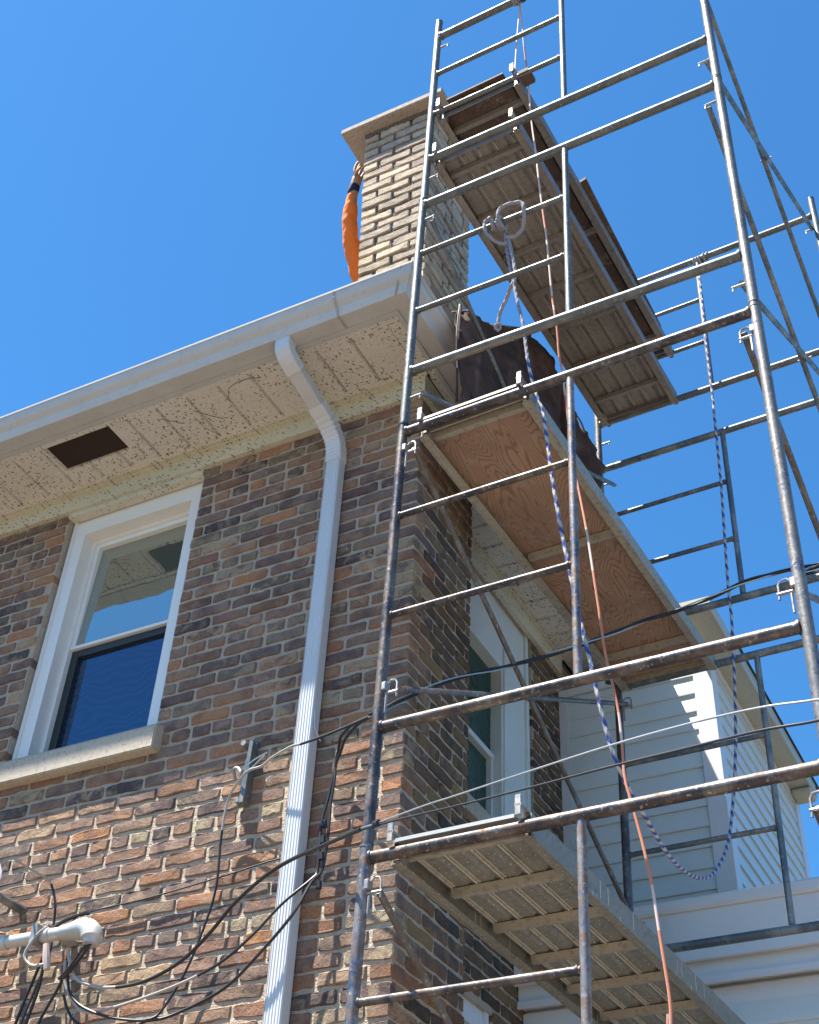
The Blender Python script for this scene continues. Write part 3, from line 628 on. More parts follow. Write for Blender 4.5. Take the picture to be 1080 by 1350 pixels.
for n_ in 'ABCDE':
    frame(0., LV[n_], *EN[n_], {'A': -.004, 'B': -.008, 'C': -.010, 'D': -.012, 'E': -.012}[n_], 1.535, {'A': .779, 'B': .775, 'C': .770, 'D': .768, 'E': .768}[n_], MF[n_], {'A': -.045, 'B': -.052, 'C': -.018, 'D': -.005, 'E': 0}[n_], LF[n_], G1, n_ in 'CDE', {'C': (0, 1), 'D': (0,), 'B': ()}.get(n_, ()))
    frame(SD, LV[n_], *EN[n_], {'A': -.018, 'B': -.018, 'C': .030, 'D': .03, 'E': .03}[n_], 1.530, {'A': .735, 'B': .762, 'C': .790, 'D': .79, 'E': .79}[n_], MBK[n_], {'A': 0, 'B': 0, 'C': 0, 'D': 0, 'E': 0}[n_], LB[n_], G2, n_ in 'CDE', {'C': (0,)}.get(n_, ()))
for x in (-.012, 1.535):
    for y in (0, SD):
        x2 = .03 if (y and x < 0) else x
        t = sc_empty('base_plate', (x2, y, -5.45), 'steel base plate under the %s %s scaffold leg' % ('rear' if y else 'front', 'left' if x < 1 else 'right'), 'base plate', 'base plates'); m = MB(); m.box((-.08, -.08, -.0), (.08, .08, .012)); m.tube([(0, 0, .012), (0, 0, .10)], .015); m.build('plate', M_STEEL, t)
BZ = dict(A=(3.05, 1.79), B=(1.43, .205), C=(-.11, -1.31), D=(-2.075, -3.26), E=(-3.62, -4.76))
HT = dict(A='topmost', B='second highest', C='third highest', D='fourth highest', E='lowest')
def flat_bar(mb, a, b, w):
    mb.tube([a, Vector(a).lerp(b, .03), Vector(a).lerp(b, .97), b], w, 8)
for n_ in 'ABCDE':
    for sd_, x in (('left', .052), ('right', 1.478)):
        if n_ == 'A' and sd_ == 'left': continue
        zt, zb = BZ[n_]; dr = -.045 if sd_ == 'right' and n_ in 'AB' else 0
        a, b, c, d = Vector((x, 0, zt + dr)), Vector((x, SD, zb)), Vector((x + .022, 0, zb + dr)), Vector((x + .022, SD, zt)); mid = (a + b) / 2; t = sc_empty('cross_brace', mid, '%s crossed brace pair on the %s side of the scaffold' % (HT[n_], sd_), 'cross brace', 'cross braces')
        mt = {'A': M_GREY, 'B': M_GREY if sd_ == 'right' else M_GALV, 'C': M_RED, 'D': M_RED, 'E': M_RED}[n_]
        for p, q in ((a, b), (c, d)):
            m = MB(); flat_bar(m, p - mid, q - mid, .0125); m.build('brace_bar', mt, t, True)
        m = MB(); m.tube([(-.02, 0, 0), (.045, 0, 0)], .005, 8); m.build('pivot_bolt', M_STEEL, t, True)
# planks
def plank(z, x0, x1, label, kind, ribs, y0=-.02, y1=SD + .02, skew=0.):
    base = Vector(((x0 + x1) / 2, 0, z)); t = sc_empty('scaffold_plank', base, label, 'plank', 'planks hooked between the frames'); hw = (x1 - x0) / 2
    mr = {'steel': M_PLANKG, 'brown': M_PLANKB, 'ply': M_ALUR, 'plyd': M_PLANKB}[kind]
    for s in (-1, 1):
        m = MB(); xo = s * hw; xi = s * (hw - .034); a, b = min(xo, xi), max(xo, xi); wv = s * (hw - .004)
        m.box((min(xo, wv), .03, -.062), (max(xo, wv), y1 - .03, .022)); m.box((min(wv, xi), .03, -.062), (max(wv, xi), y1 - .03, -.058)); m.box((min(wv, xi), .03, .014), (max(wv, xi), y1 - .03, .018))
        m.box((min(xo, xo + s * .006), .03, -.066), (max(xo, xo + s * .006), y1 - .03, -.05))
        m.build('side_rail', mr, t)
        for y, e in ((0, 1), (SD, -1)):
            m = MB(); xc = s * (hw - .02); m.box((xc - .012, y - .008 - .022, -.01), (xc + .012, y - .022, .062), bev=.003) if e == 1 else m.box((xc - .012, y + .022, -.04), (xc + .012, y + .030, .03), bev=.003)
            m.box((xc - .012, min(y - e * .03, y + e * .06), .0225), (xc + .012, max(y - e * .03, y + e * .06), .030)); m.tube([(xc - .016, y + e * .05, -.035), (xc + .016, y + e * .05, -.035)], .010, 8); m.box((xc - .010, min(y + e * .026, y + e * .08), -.058), (xc + .010, max(y + e * .026, y + e * .08), .0), bev=.002)
            m.build('hook', M_STEEL if kind != 'brown' else M_ALUR, t)
    m = MB(); N = 40; wd = hw - .006
    if kind in ('steel', 'brown'):
        pr = []
        for i in range(N + 1):
            u = -wd + 2 * wd * i / N; ph = (i % 8); pr.append((u, .012 if ph == 0 else .001))
        pass
        vs = [(u, y, h) for y in (.026, y1) for u, h in pr] + [(u, y, h + .004) for y in (.026, y1) for u, h in pr]; n = N + 1
        m.add(vs, [(i, i + 1, n + i + 1, n + i) for i in range(N)] + [(2 * n + i, 3 * n + i, 3 * n + i + 1, 2 * n + i + 1) for i in range(N)]); m.build('deck', mr, t)
        m = MB()
        for i in range(2, N - 1, 8):
            u = -wd + 2 * wd * (i + .3) / N
            for a, b in zip([.04] + ribs, ribs + [y1 - .04]):
                if b - a > .1: m.box((u, a + .03, -.009), (u + .007, b - .03, -.0005)); m.box((u + .012, a + .03, -.006), (u + .016, b - .03, -.0005))
        m.build('deck_ridge', M_RIDGE if kind == 'steel' else M_ALUR, t, kind='stuff')
    else:
        m.box((-wd, .022, .001), (wd, y1 - .01, .0125)); m.build('deck', M_PLY if kind == 'ply' else M_PLYD, t)
        m = MB(); m.box((wd - .055, .04, -.003), (wd - .050, y1 - .04, -.0005)); m.build('deck_seam', M_DARK, t)
    if kind in ('steel', 'ply'):
        m = MB(); m.box((-wd + .03, -.018, -.0035), (wd - .03, .030, .0005)); m.box((-wd + .03, -.022, -.012), (wd - .03, -.0182, .0005)); m.build('end_lip', M_LIP, t)
    for y in ribs:
        m = MB(); m.prism([(y - .02, -.004), (y - .012, -.030), (y + .012, -.030), (y + .02, -.004)], 0, -wd + .02, wd - .02); m.build('cross_rib', M_ALUR if kind in ('steel', 'ply') else M_PLANKB, t)
    for y in (.045, y1 - .045):
        m = MB(); m.box((-wd + .01, y - .004, -.028), (wd - .01, y + .004, -.0005)); m.build('end_plate', mr, t)
    return t
RB = [.14, .40, .72, 1.035, 1.36, 1.68, 2.02]
plank(-1.912, .075, .585, 'lowest plank, pale perforated steel, hooked on the blue and brown frame', 'steel', [.085, .40, .72, 1.035, 1.355, 1.675, 2.0])
plank(.026, .065, .575, 'plywood decked plank with wood grain underside, just below the eave', 'ply', [.095, 1.02, 1.95])
plank(1.990, .030, .515, 'long ribbed brown steel plank seen from below beside the chimney', 'brown', [.15, .47, .77, 1.085, 1.38, 1.70, 2.025])
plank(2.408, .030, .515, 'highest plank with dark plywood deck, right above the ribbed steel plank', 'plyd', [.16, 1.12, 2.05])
# loose boards lying on top of the highest plank
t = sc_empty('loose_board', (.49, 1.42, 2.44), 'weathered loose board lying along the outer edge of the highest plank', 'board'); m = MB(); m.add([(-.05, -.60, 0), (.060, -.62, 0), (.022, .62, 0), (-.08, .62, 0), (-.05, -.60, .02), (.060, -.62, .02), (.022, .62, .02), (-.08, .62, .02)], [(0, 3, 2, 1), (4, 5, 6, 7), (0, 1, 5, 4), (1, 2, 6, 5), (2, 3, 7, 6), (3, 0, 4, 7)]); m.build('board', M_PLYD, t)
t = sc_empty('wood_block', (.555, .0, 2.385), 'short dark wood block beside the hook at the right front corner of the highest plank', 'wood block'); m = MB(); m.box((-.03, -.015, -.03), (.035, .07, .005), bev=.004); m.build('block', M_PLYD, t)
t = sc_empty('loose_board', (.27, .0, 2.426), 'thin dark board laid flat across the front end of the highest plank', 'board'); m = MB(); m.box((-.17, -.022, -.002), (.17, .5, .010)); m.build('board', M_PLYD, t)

# ------------------------------------------------------------------ tarp hanging along the side eave, behind the left brace
t = sc_empty('dark_tarp', (-.03, .45, .6), 'dark brown tarp hung over the side eave above the plywood plank', 'tarp')
top = [(.448, 1.26), (.579, 1.40), (.816, 1.545), (1.184, 1.86), (1.40, 1.985), (1.52, 2.00), (1.649, 1.985), (1.776, 1.905), (1.95, 1.87), (2.12, 1.845), (2.165, 1.76)]
def topz(y):
    for (a, za), (b, zb) in zip(top, top[1:]):
        if a <= y <= b: return za + (zb - za) * (y - a) / (b - a)
    return top[-1][1]
NU, NV = 150, 70; vs = []; R = random.Random(11)
for i in range(NU + 1):
    y = .448 + (2.165 - .448) * i / NU; tz = topz(y); bz = .60 + .06 * math.sin(y * 9) - .2 * min(1, (y - .448) * 2)
    for j in range(NV + 1):
        f = j / NV; z = tz + (bz - tz) * f
        x = .012 * math.sin(y * 13 + f * 2.5) + .012 * math.sin(y * 31 + f * 7 + math.sin(z * 5)) * f + .010 * math.sin(z * 11 + y * 4) - .035 * (1 - f) ** 3
        x += .016 * abs(math.sin(y * 7 + z * 3)) * f + .010 * abs(math.sin(z * 16 - y * 11)) + .007 * abs(math.sin(z * 29 + y * 23))
        if y > 1.7: x += .03 * math.sin((y - 1.7) * 14 + f * 6) + .05 * (y - 1.7) * math.sin(f * 9)
        vs.append((x, y - .45 + .012 * math.sin(z * 9), z - .6))
m = MB(); n = NV + 1; m.add(vs, [(i * n + j, i * n + j + 1, (i + 1) * n + j + 1, (i + 1) * n + j) for i in range(NU) for j in range(NV)])
o = m.build('sheet', M_TARP, t, True); tt = bpy.data.textures.new('creases', 'MUSGRAVE'); tt.noise_scale = .16; tt.musgrave_type = 'RIDGED_MULTIFRACTAL'; tt.octaves = 3; dd = o.modifiers.new('crease', 'DISPLACE'); dd.texture = tt; dd.strength = .022; dd.mid_level = .6
md = o.modifiers.new('thick', 'SOLIDIFY'); md.thickness = .006
m = MB()
hp = [(.01, .0, 1.30 - .6), (.012, -.01, 1.1 - .6), (.008, -.005, .9 - .6), (.01, .0, .72 - .6), (.0, .02, .62 - .6)]
m.tube(spline(hp, 5), .006, 8); m.build('rolled_hem', M_TARP, t, True)
m = MB(); m.tube(spline([(.012, -.02, .68), (.03, -.05, .62), (.03, -.06, .50), (.02, -.045, .36), (.012, -.01, .22)], 5), .0035, 6); m.build('hem_edge', M_CABLEG, t, True)
m = MB(); m.tube(spline([(-.002 + .012 * math.sin(y * 13) - .035, y - .45, topz(y) - .6 + .004) for y in [.45 + 1.7 * i / 16 for i in range(17)]], 3), .006, 6); m.build('top_hem', flat_mat('hem_grey', (.2, .18, .17), .8), t, True)

# ------------------------------------------------------------------ ropes and cords
R1 = [(0.448, 0.03, 1.17), (0.442, 0.05, 1.09), (0.463, 0.05, 0.904), (0.479, 0.06, 0.788), (0.503, 0.06, 0.63), (0.53, 0.06, 0.466), (0.556, 0.06, 0.214), (0.586, 0.07, 0.027), (0.617, 0.07, -0.096), (0.635, 0.07, -0.268), (0.653, 0.07, -0.457), (0.677, 0.08, -0.681), (0.705, 0.08, -0.875), (0.732, 0.09, -1.073), (0.763, 0.1, -1.271), (0.793, 0.1, -1.452), (0.814, 0.12, -1.604), (0.836, 0.15, -1.717), (0.834, 0.25, -1.763), (0.822, 0.4, -1.776), (0.786, 0.6, -1.754), (0.744, 0.85, -1.715), (0.699, 1.15, -1.636), (0.671, 1.4, -1.543), (0.655, 1.6, -1.434), (0.643, 1.8, -1.266), (0.634, 1.95, -1.095), (0.632, 2.05, -0.904), (0.645, 2.1, -0.708), (0.662, 2.14, -0.446), (0.686, 2.15, -0.106), (0.703, 2.15, 0.184), (0.707, 2.15, 0.429), (0.719, 2.15, 0.736), (0.735, 2.15, 1.11), (0.744, 2.15, 1.559), (0.75, 2.15, 1.875), (0.749, 2.16, 2.307), (0.758, 2.17, 2.903), (0.748, 2.18, 3.099)]
t = empty('blue_rope', 'blue and white rope sagging from the front ladder to the rear top bar', 'rope', loc=S(R1[0]))
def rope(path, r, name, mats, parent, mif=None, seg=12):
    path = [S(p) for p in path]; tot = 0; out = [path[0]]
    for a, b in zip(path, path[1:]):
        n = max(1, round((b - a).length / .006)) if r > .006 else 1
        out += [a.lerp(b, (j + 1) / n) for j in range(n)]
    m = MB(); m.tube([p - parent.location for p in out], r, seg, True, mif, lay=.8 if r > .006 else 0); return m.build(name, mats, parent, True)
path = spline(R1, 6); rope(path, .0072, 'line', [M_RWHITE, M_RBLUE, M_RGREY], t, lambda i, k: (2 if (i + k) % 7 else 1) if i < 150 else (1 if ((i + k) % 12) < 5 else (2 if (i + k) % 12 > 9 else 0)))
def knot(parent, c, rx, ry, rz, r, name, mats, turns=2.2, tilt=.4):
    p = []
    for i in range(int(26 * turns)):
        a = i / 26 * 2 * math.pi; p.append(Vector(c) + Vector((rx * (i / (26 * turns) - .5) * 2 + tilt * .01 * math.sin(a), ry * math.cos(a), rz * math.sin(a))))
    rope(p, r, name, mats, parent)
knot(t, (.440, 0, 1.168), .012, .026, .026, .0095, 'knot', [M_RGREY]); knot(t, (.405, 0, 1.178), .02, .024, .024, .0085, 'knot', [M_RGREY], 1.2)
rope(spline([(.452, .0, 1.13), (.447, -.045, 1.17), (.465, -.05, 1.215), (.51, -.045, 1.225), (.565, -.04, 1.205), (.575, -.03, 1.15), (.545, .02, 1.10), (.50, .03, 1.075), (.46, .02, 1.075)], 6), .009, 'bight', [M_RGREY], t)
rope(spline([(.40, -.035, 1.20), (.375, -.04, 1.165), (.38, -.03, 1.10), (.42, .01, 1.05), (.462, .03, 1.04)], 6), .0085, 'bight', [M_RGREY], t)
rope(spline([(.465, .03, 1.08), (.480, .045, .95), (.492, .05, .84), (.484, .06, .78)], 5), .008, 'doubled_line', [M_RGREY], t)
rope(spline([(0.484, 0.06, 0.80), (0.462, 0.065, 0.765), (0.425, 0.1, 0.745), (0.385, 0.12, 0.70), (0.360, 0.14, 0.632)], 6), .0085, 'tail', [M_RGREY], t); knot(t, (.36, .14, .625), .010, .012, .012, .008, 'knot', [M_RGREY], 1.5)
knot(t, (.745, SD, 3.155), .03, .027, .027, .0085, 'knot', [M_RGREY], 3.2); knot(t, (.80, SD, 3.17), .02, .026, .026, .0075, 'knot', [M_RGREY], 1.6)
CD = [(0.509, 0.03, 3.168), (0.514, 0.05, 3.03), (0.525, 0.06, 2.742), (0.543, 0.07, 2.456), (0.548, 0.08, 2.25), (0.566, 0.07, 2.002), (0.595, 0.06, 1.686), (0.614, 0.05, 1.444), (0.633, 0.05, 1.207), (0.651, 0.05, 0.985), (0.662, 0.05, 0.787), (0.674, 0.05, 0.574), (0.684, 0.05, 0.465), (0.69, 0.06, 0.365), (0.692, 0.07, 0.218), (0.7, 0.08, 0.123), (0.704, 0.1, -0.008), (0.707, 0.12, -0.156), (0.72, 0.12, -0.327), (0.737, 0.12, -0.482), (0.775, 0.1, -0.735), (0.804, 0.08, -0.96), (0.821, 0.08, -1.141), (0.837, 0.08, -1.32), (0.859, 0.08, -1.454), (0.875, 0.08, -1.569), (0.881, 0.08, -1.679), (0.889, 0.07, -1.814), (0.91, 0.07, -1.918), (0.937, 0.07, -2.058), (0.956, 0.07, -2.183), (0.969, 0.07, -2.323), (0.98, 0.07, -2.434), (0.987, 0.07, -2.516), (0.986, 0.07, -2.592), (0.977, 0.07, -2.688), (.97, .1, -4.0), (.95, .2, -5.44)]
t = empty('orange_cord', 'thin orange and white cord hanging from the topmost scaffold bar to the ground', 'cord', loc=S(CD[0]))
pal = [0 if random.random() < .5 else 1 for _ in range(60)]
path = spline(CD, 8); rope(path, .0046, 'line', [M_CORD, M_CORDW], t, lambda i, k: 1 if (i < 95 and i % 23 < 16) or (k < 2) or (i % 40 < 8) else 0, 8)
rope(spline([(0.509, 0.03, 3.168), (0.505, 0.03, 3.006), (0.499, 0.02, 2.719), (0.502, 0.0, 2.408)], 5), .0045, 'second_strand', [M_CORDW], t)
knot(t, (.51, 0, 3.166), .03, .026, .026, .006, 'knot', [M_RGREY], 3.2); rope(spline([(.53, -.02, 3.19), (.56, -.03, 3.20), (.575, 0, 3.165), (.55, .01, 3.13), (.525, 0, 3.14)], 5), .005, 'bight', [M_CABLE], t)

# ------------------------------------------------------------------ service cables
UP = [(-0.286, 0.35, -1.136), (-0.274, 0.4, -1.09), (-0.261, 0.6, -0.907), (-0.176, 0.7, -0.811), (-0.085, 0.8, -0.726), (0.059, 0.95, -0.625), (0.174, 1.1, -0.509), (0.264, 1.15, -0.467), (0.372, 1.25, -0.373), (0.503, 1.35, -0.272), (0.654, 1.4, -0.225), (0.806, 1.45, -0.166), (0.979, 1.5, -0.087), (1.14, 1.5, -0.087), (1.314, 1.5, -0.101), (1.647, 1.5, -0.129), (6.0, 1.6, .1), (14, 2, .9)]
t = empty('service_drop', 'black twisted power cable with bright bare wire, passing inside the scaffold', 'cable', loc=S(UP[0]))
path = [S(p) for p in spline(UP, 14)]
for k_, (mt, rr, am) in enumerate(((M_CABLE, .0052, .006), (M_CABLE, .0052, .006), (M_ALU, .0034, .008))):
    m = MB(); pp = []; tot = 0
    for i, p in enumerate(path):
        if i: tot += (p - path[i - 1]).length
        a = tot * 9 + k_ * 2.09; pp.append(p + Vector((0, math.cos(a), math.sin(a))) * am - t.location)
    m.tube(pp, rr, 6); m.build('strand', mt, t, True)
NEU = [(-2.327, 3.9, 4.351), (-2.52, 3.95, 4.354), (-2.695, 4.0, 4.369), (-2.764, 4.02, 4.381), (-2.868, 4.04, 4.364), (-2.927, 4.05, 4.339), (-3.009, 4.06, 4.333), (-3.104, 4.1, 4.276), (-3.136, 4.12, 4.203), (-3.144, 4.13, 4.069), (-3.134, 4.13, 3.866), (-3.163, 4.13, 3.71), (-3.222, 4.13, 3.533), (-3.297, 4.12, 3.39), (-3.346, 4.1, 3.345), (-3.50, 4.08, 3.31), (-3.66, 4.04, 3.36), (-3.72, 4.01, 3.46)]
T1 = [(-2.327, 3.9, 4.355), (-2.464, 4.0, 4.404), (-2.551, 4.06, 4.404), (-2.583, 4.1, 4.379), (-2.602, 4.12, 4.34), (-2.612, 4.12, 4.253), (-2.627, 4.12, 4.153), (-2.646, 4.12, 4.055), (-2.645, 4.12, 3.939), (-2.646, 4.12, 3.843), (-2.659, 4.10, 3.804), (-2.751, 4.06, 3.708), (-2.861, 4.04, 3.589), (-3.009, 4.05, 3.502), (-3.203, 4.05, 3.442), (-3.44, 4.04, 3.395), (-3.596, 4.03, 3.382), (-3.679, 4.02, 3.44), (-3.725, 4.01, 3.512), (-3.741, 4.0, 3.60)]
T2 = [(-2.327, 3.9, 4.348), (-2.445, 4.0, 4.393), (-2.531, 4.06, 4.381), (-2.573, 4.1, 4.351), (-2.603, 4.12, 4.311), (-2.603, 4.12, 4.241), (-2.611, 4.12, 4.132), (-2.61, 4.12, 4.048), (-2.613, 4.12, 3.933), (-2.625, 4.12, 3.845), (-2.655, 4.10, 3.794), (-2.691, 4.04, 3.64), (-2.815, 4.03, 3.502), (-2.958, 4.04, 3.398), (-3.149, 4.05, 3.339), (-3.27, 4.03, 3.313), (-3.457, 4.03, 3.344), (-3.612, 4.02, 3.401), (-3.69, 4.01, 3.468), (-3.716, 4.0, 3.56)]
def cable(pts, r, name, mats, parent=None, mif=None, n=6, **k):
    m = MB(); off = parent.location if parent else Vector()
    m.tube([p - off for p in spline(pts, n)], r, 8, True, mif); return m.build(name, mats, parent, True, **k)
cable(NEU, .0056, 'wall_cable', [M_CABLEG, M_CABLE], mif=lambda i, k: 0 if 12 < i < 52 else 1, label='grey to black cable drooping from the wall bracket down the bricks', cat='cable')
cable(T1, .0062, 'wall_cable', [M_CABLE, M_CABLEG], mif=lambda i, k: 1 if i > 80 else 0, label='outer black cable right of the downspout, sweeping behind it to the conduit head', cat='cable')
cable(T2, .0062, 'wall_cable', M_CABLE, label='inner black cable that hangs lowest below the conduit head', cat='cable')
for z, w_ in ((4.06, 'top'), (3.99, 'second'), (3.92, 'third'), (3.80, 'bottom')):
    m = MB(); m.tube([(-2.63, 4.115, z), (-2.628, 4.115, z - .03)], .012, 8); m.build('cable_tie', M_CABLE, label=w_ + ' black tape wrap round the two hanging cables beside the downspout', cat='cable tie', group='tape wraps on the hanging cables')
L1 = [(-2.0, 3.35, 3.548), (-1.905, 3.3, 3.527), (-1.692, 3.2, 3.494), (-1.551, 3.12, 3.458), (-1.238, 2.95, 3.385), (-0.966, 2.8, 3.318), (-0.727, 2.66, 3.246), (-0.515, 2.5, 3.15), (-0.371, 2.4, 3.078), (-0.177, 2.2, 2.951), (1.2, .9, 2.4), (5, -3, 2.4)]
L2 = [(-1.999, 3.35, 3.542), (-1.904, 3.3, 3.519), (-1.691, 3.2, 3.468), (-1.55, 3.12, 3.424), (-1.239, 2.95, 3.335), (-0.969, 2.8, 3.259), (-0.733, 2.66, 3.183), (-0.519, 2.5, 3.094), (-0.372, 2.4, 3.03), (-0.175, 2.2, 2.921), (1.2, .9, 2.35), (5, -3, 2.38)]
LA = [(-3.735, 4.0, 3.64), (-3.714, 4.0, 3.591), (-3.664, 4.0, 3.516), (-3.537, 4.0, 3.465), (-3.404, 4.0, 3.451), (-3.263, 3.98, 3.455), (-3.092, 3.93, 3.483), (-2.94, 3.87, 3.538), (-2.786, 3.8, 3.609), (-2.609, 3.72, 3.649), (-2.454, 3.65, 3.655), (-2.222, 3.5, 3.602), (-2.0, 3.35, 3.545)]
t = empty('communication_cable', 'lower dark cable from the conduit head, splitting into two lines across the scaffold', 'cable', loc=LA[0])
cable(LA, .0072, 'main_run', [M_CABLE, M_CABLEG], t, mif=lambda i, k: 1 if i < 22 else 0); cable(L1, .0026, 'branch_line', M_ALU, t); cable(L2, .0032, 'branch_line', M_CABLE, t)
m = MB(); m.tube([Vector((-1.93, 3.315, 3.531)) - t.location, Vector((-1.905, 3.30, 3.526)) - t.location], .011, 8); m.build('clamp', M_CABLE, t)
cable([(-2.634, 4.15, 3.967), (-2.919, 4.15, 3.945), (-3.101, 4.15, 3.924), (-3.479, 4.15, 3.889), (-3.839, 4.15, 3.872), (-3.87, 4.12, 3.80)], .0035, 'wall_cable', M_CABLE, label='thin dark line stapled nearly straight across the bricks', cat='cable')
lb = ['thick black wire behind the conduit, falling leftmost', 'middle black wire falling from behind the conduit', 'black wire falling closest to the conduit head']
for i, p in enumerate([[(-3.95, 4.1, 3.72), (-4.013, 4.13, 3.609), (-4.07, 4.14, 3.421), (-4.1, 4.14, 3.2)], [(-3.954, 4.1, 3.704), (-3.974, 4.13, 3.572), (-4.01, 4.14, 3.413), (-4.02, 4.14, 3.2)], [(-3.80, 4.08, 3.66), (-3.86, 4.13, 3.567), (-3.943, 4.14, 3.409), (-3.95, 4.14, 3.2)]]):
    cable(p, .0065, 'drop_wire', M_CABLE, label=lb[i], cat='cable', group='black wires falling below the conduit')
cable([(-3.93, 3.78, 3.975), (-4.002, 3.95, 4.020), (-4.02, 4.08, 4.033), (-4.012, 4.12, 4.0), (-3.985, 4.13, 3.922), (-3.969, 4.13, 3.817), (-3.957, 4.13, 3.715), (-3.99, 4.13, 3.573), (-4.03, 4.13, 3.414), (-4.06, 4.14, 3.2)], .0055, 'dish_cable', [M_CABLEG, M_CABLE], mif=lambda i, k: 0 if i < 15 else 1, label='cable bending from the satellite dish down the wall behind the conduit', cat='cable')
# conduit mast with weatherhead
t = empty('service_conduit', 'grey metal conduit running along the wall to a rounded weatherhead', 'conduit', loc=(-3.7, 4.0, 3.71))
def Q(mb, name, m_, **k):
    for v in mb.v: v -= t.location
    return mb.build(name, m_, t, True, **k)
M_COND = tube_mat('conduit_zinc', (.50, .50, .48), (.60, .60, .58), (.3, .27, .22), rf=(.65, .8), metal=.4)
m = MB(); m.tube([(-6.5, 3.99, 3.74), (-3.74, 3.98, 3.712)], .026, 18); Q(m, 'conduit', M_COND)
m = MB(); m.tube([(-4.16, 3.98, 3.716), (-4.06, 3.98, 3.715)], .030, 18); Q(m, 'coupling', M_COND)
m = MB(); m.tube([(-3.86, 3.98, 3.713), (-3.83, 3.98, 3.713)], .031, 18); Q(m, 'coupling', M_COND)
m = MB(); pp = [(-3.77, 3.98, 3.712), (-3.71, 3.98, 3.712), (-3.66, 3.978, 3.712), (-3.625, 3.975, 3.700), (-3.60, 3.972, 3.672), (-3.597, 3.970, 3.635)]; m.tube(spline(pp, 4), [.030 + .015 * min(1, i / 8) - (.012 if i > 17 else 0) for i in range(21)], 16); Q(m, 'weatherhead', M_COND)
m = MB(); m.box((-3.90, 3.985, 3.745), (-3.86, YW + .01, 3.765)); m.box((-3.905, 3.94, 3.675), (-3.875, 4.02, 3.752)); Q(m, 'wall_strap', M_STEEL)
m = MB(); m.tube(spline([(-3.84, 3.96, 3.74), (-3.87, 3.94, 3.70), (-3.90, 3.93, 3.62), (-3.86, 3.94, 3.575), (-3.80, 3.95, 3.575)], 5), .006, 6); Q(m, 'ground_wire', M_CABLEG)
m = MB(); m.tube([(-3.815, 3.95, 3.66), (-3.80, 3.955, 3.60), (-3.79, 3.96, 3.555)], [.012, .017, .014], 8); Q(m, 'splice', M_CORDW)
m = MB()
for q in ((0, .01), (.012, -.004), (.024, .008)): m.tube(spline([(-3.61 + q[0], 3.97, 3.65), (-3.64 + q[0], 3.97, 3.60 + q[1]), (-3.70 + q[0], 3.985, 3.555), (-3.745 + q[0], 3.99, 3.52)], 4), .0055, 6)
Q(m, 'head_wires', M_CABLE)
m = MB(); m.tube(spline([(-3.86, 4.0, 3.74), (-3.85, 4.05, 3.80), (-3.82, 4.12, 3.855), (-3.80, 4.15, 3.87)], 4), .008, 6); Q(m, 'stub_wire', M_CABLE)
# wall bracket (insulator clevis)
t = empty('wall_bracket', 'rusty steel bracket bolted to the bricks right of the window, holding the cable', 'bracket', loc=(-3.07, YW, 4.4))
m = MB(); m.box((-.022, -.014, .12), (.022, .002, .15), bev=.003); m.prism([(-.020, .14), (.006, .14), (-.012, -.16), (-.040, -.16)], 1, -.022, -.004); m.prism([(.004, .14), (.022, .13), (.012, -.16), (-.012, -.16)], 1, -.05, -.0045); m.build('strap', M_GREY, t)
m = MB(); m.tube([(-.03, -.05, .135), (-.03, 0, .135)], .014, 8); m.build('bolt', M_STEEL, t)
m = MB(); m.tube([(-.025, -.05, -.145), (-.025, 0, -.145)], .012, 8); m.build('bolt', M_STEEL, t)
m = MB(); m.tube(spline([(-.06, -.03, -.03), (-.045, -.07, -.005), (-.01, -.085, -.015), (.01, -.09, -.05), (-.005, -.07, -.09)], 5), .007, 8); m.build('hook', M_STEEL, t, True)
m = MB(); m.tube([(.005, -.08, -.02), (.09, -.11, -.005), (.16, -.13, .0)], .0035, 6); m.tube([(.005, -.08, -.055), (.09, -.11, -.035), (.15, -.13, -.01)], .0035, 6); m.build('wire_grip', M_ALU, t, True)
# satellite dish at the left edge
t = empty('satellite_dish', 'pale satellite dish on the wall, only its rim showing at the left picture edge', 'satellite dish', loc=(-4.22, 3.72, 4.02))
DM = Vector((.80, -.30, .52)).normalized().to_track_quat('Z', 'Y').to_matrix()
vs = [DM @ Vector((0, 0, -.05))]; rings = 6; sg = 28
for rr in range(1, rings + 1):
    a = rr / rings
    for k in range(sg): th = 2 * math.pi * k / sg; vs.append(DM @ Vector((.22 * a * math.cos(th), .20 * a * math.sin(th), -.05 + .05 * a * a)))
fs = [(0, 1 + k, 1 + (k + 1) % sg) for k in range(sg)] + [(1 + r_ * sg + k, 1 + (r_ + 1) * sg + k, 1 + (r_ + 1) * sg + (k + 1) % sg, 1 + r_ * sg + (k + 1) % sg) for r_ in range(rings - 1) for k in range(sg)]
m = MB(); m.add(vs, fs); o = m.build('reflector', M_TRIM, t, True); o.modifiers.new('thick', 'SOLIDIFY').thickness = .006
m = MB(); m.tube([(0, .03, -.02), (0, .2, -.06), (0, YW - 3.72 + .01, -.06)], .02, 10); m.build('mount', M_GREY, t, True)
m = MB(); m.tube([DM @ Vector((0, -.19, 0)), DM @ Vector((0, -.12, .18))], .010, 8); m.build('feed_arm', M_GREY, t, True)

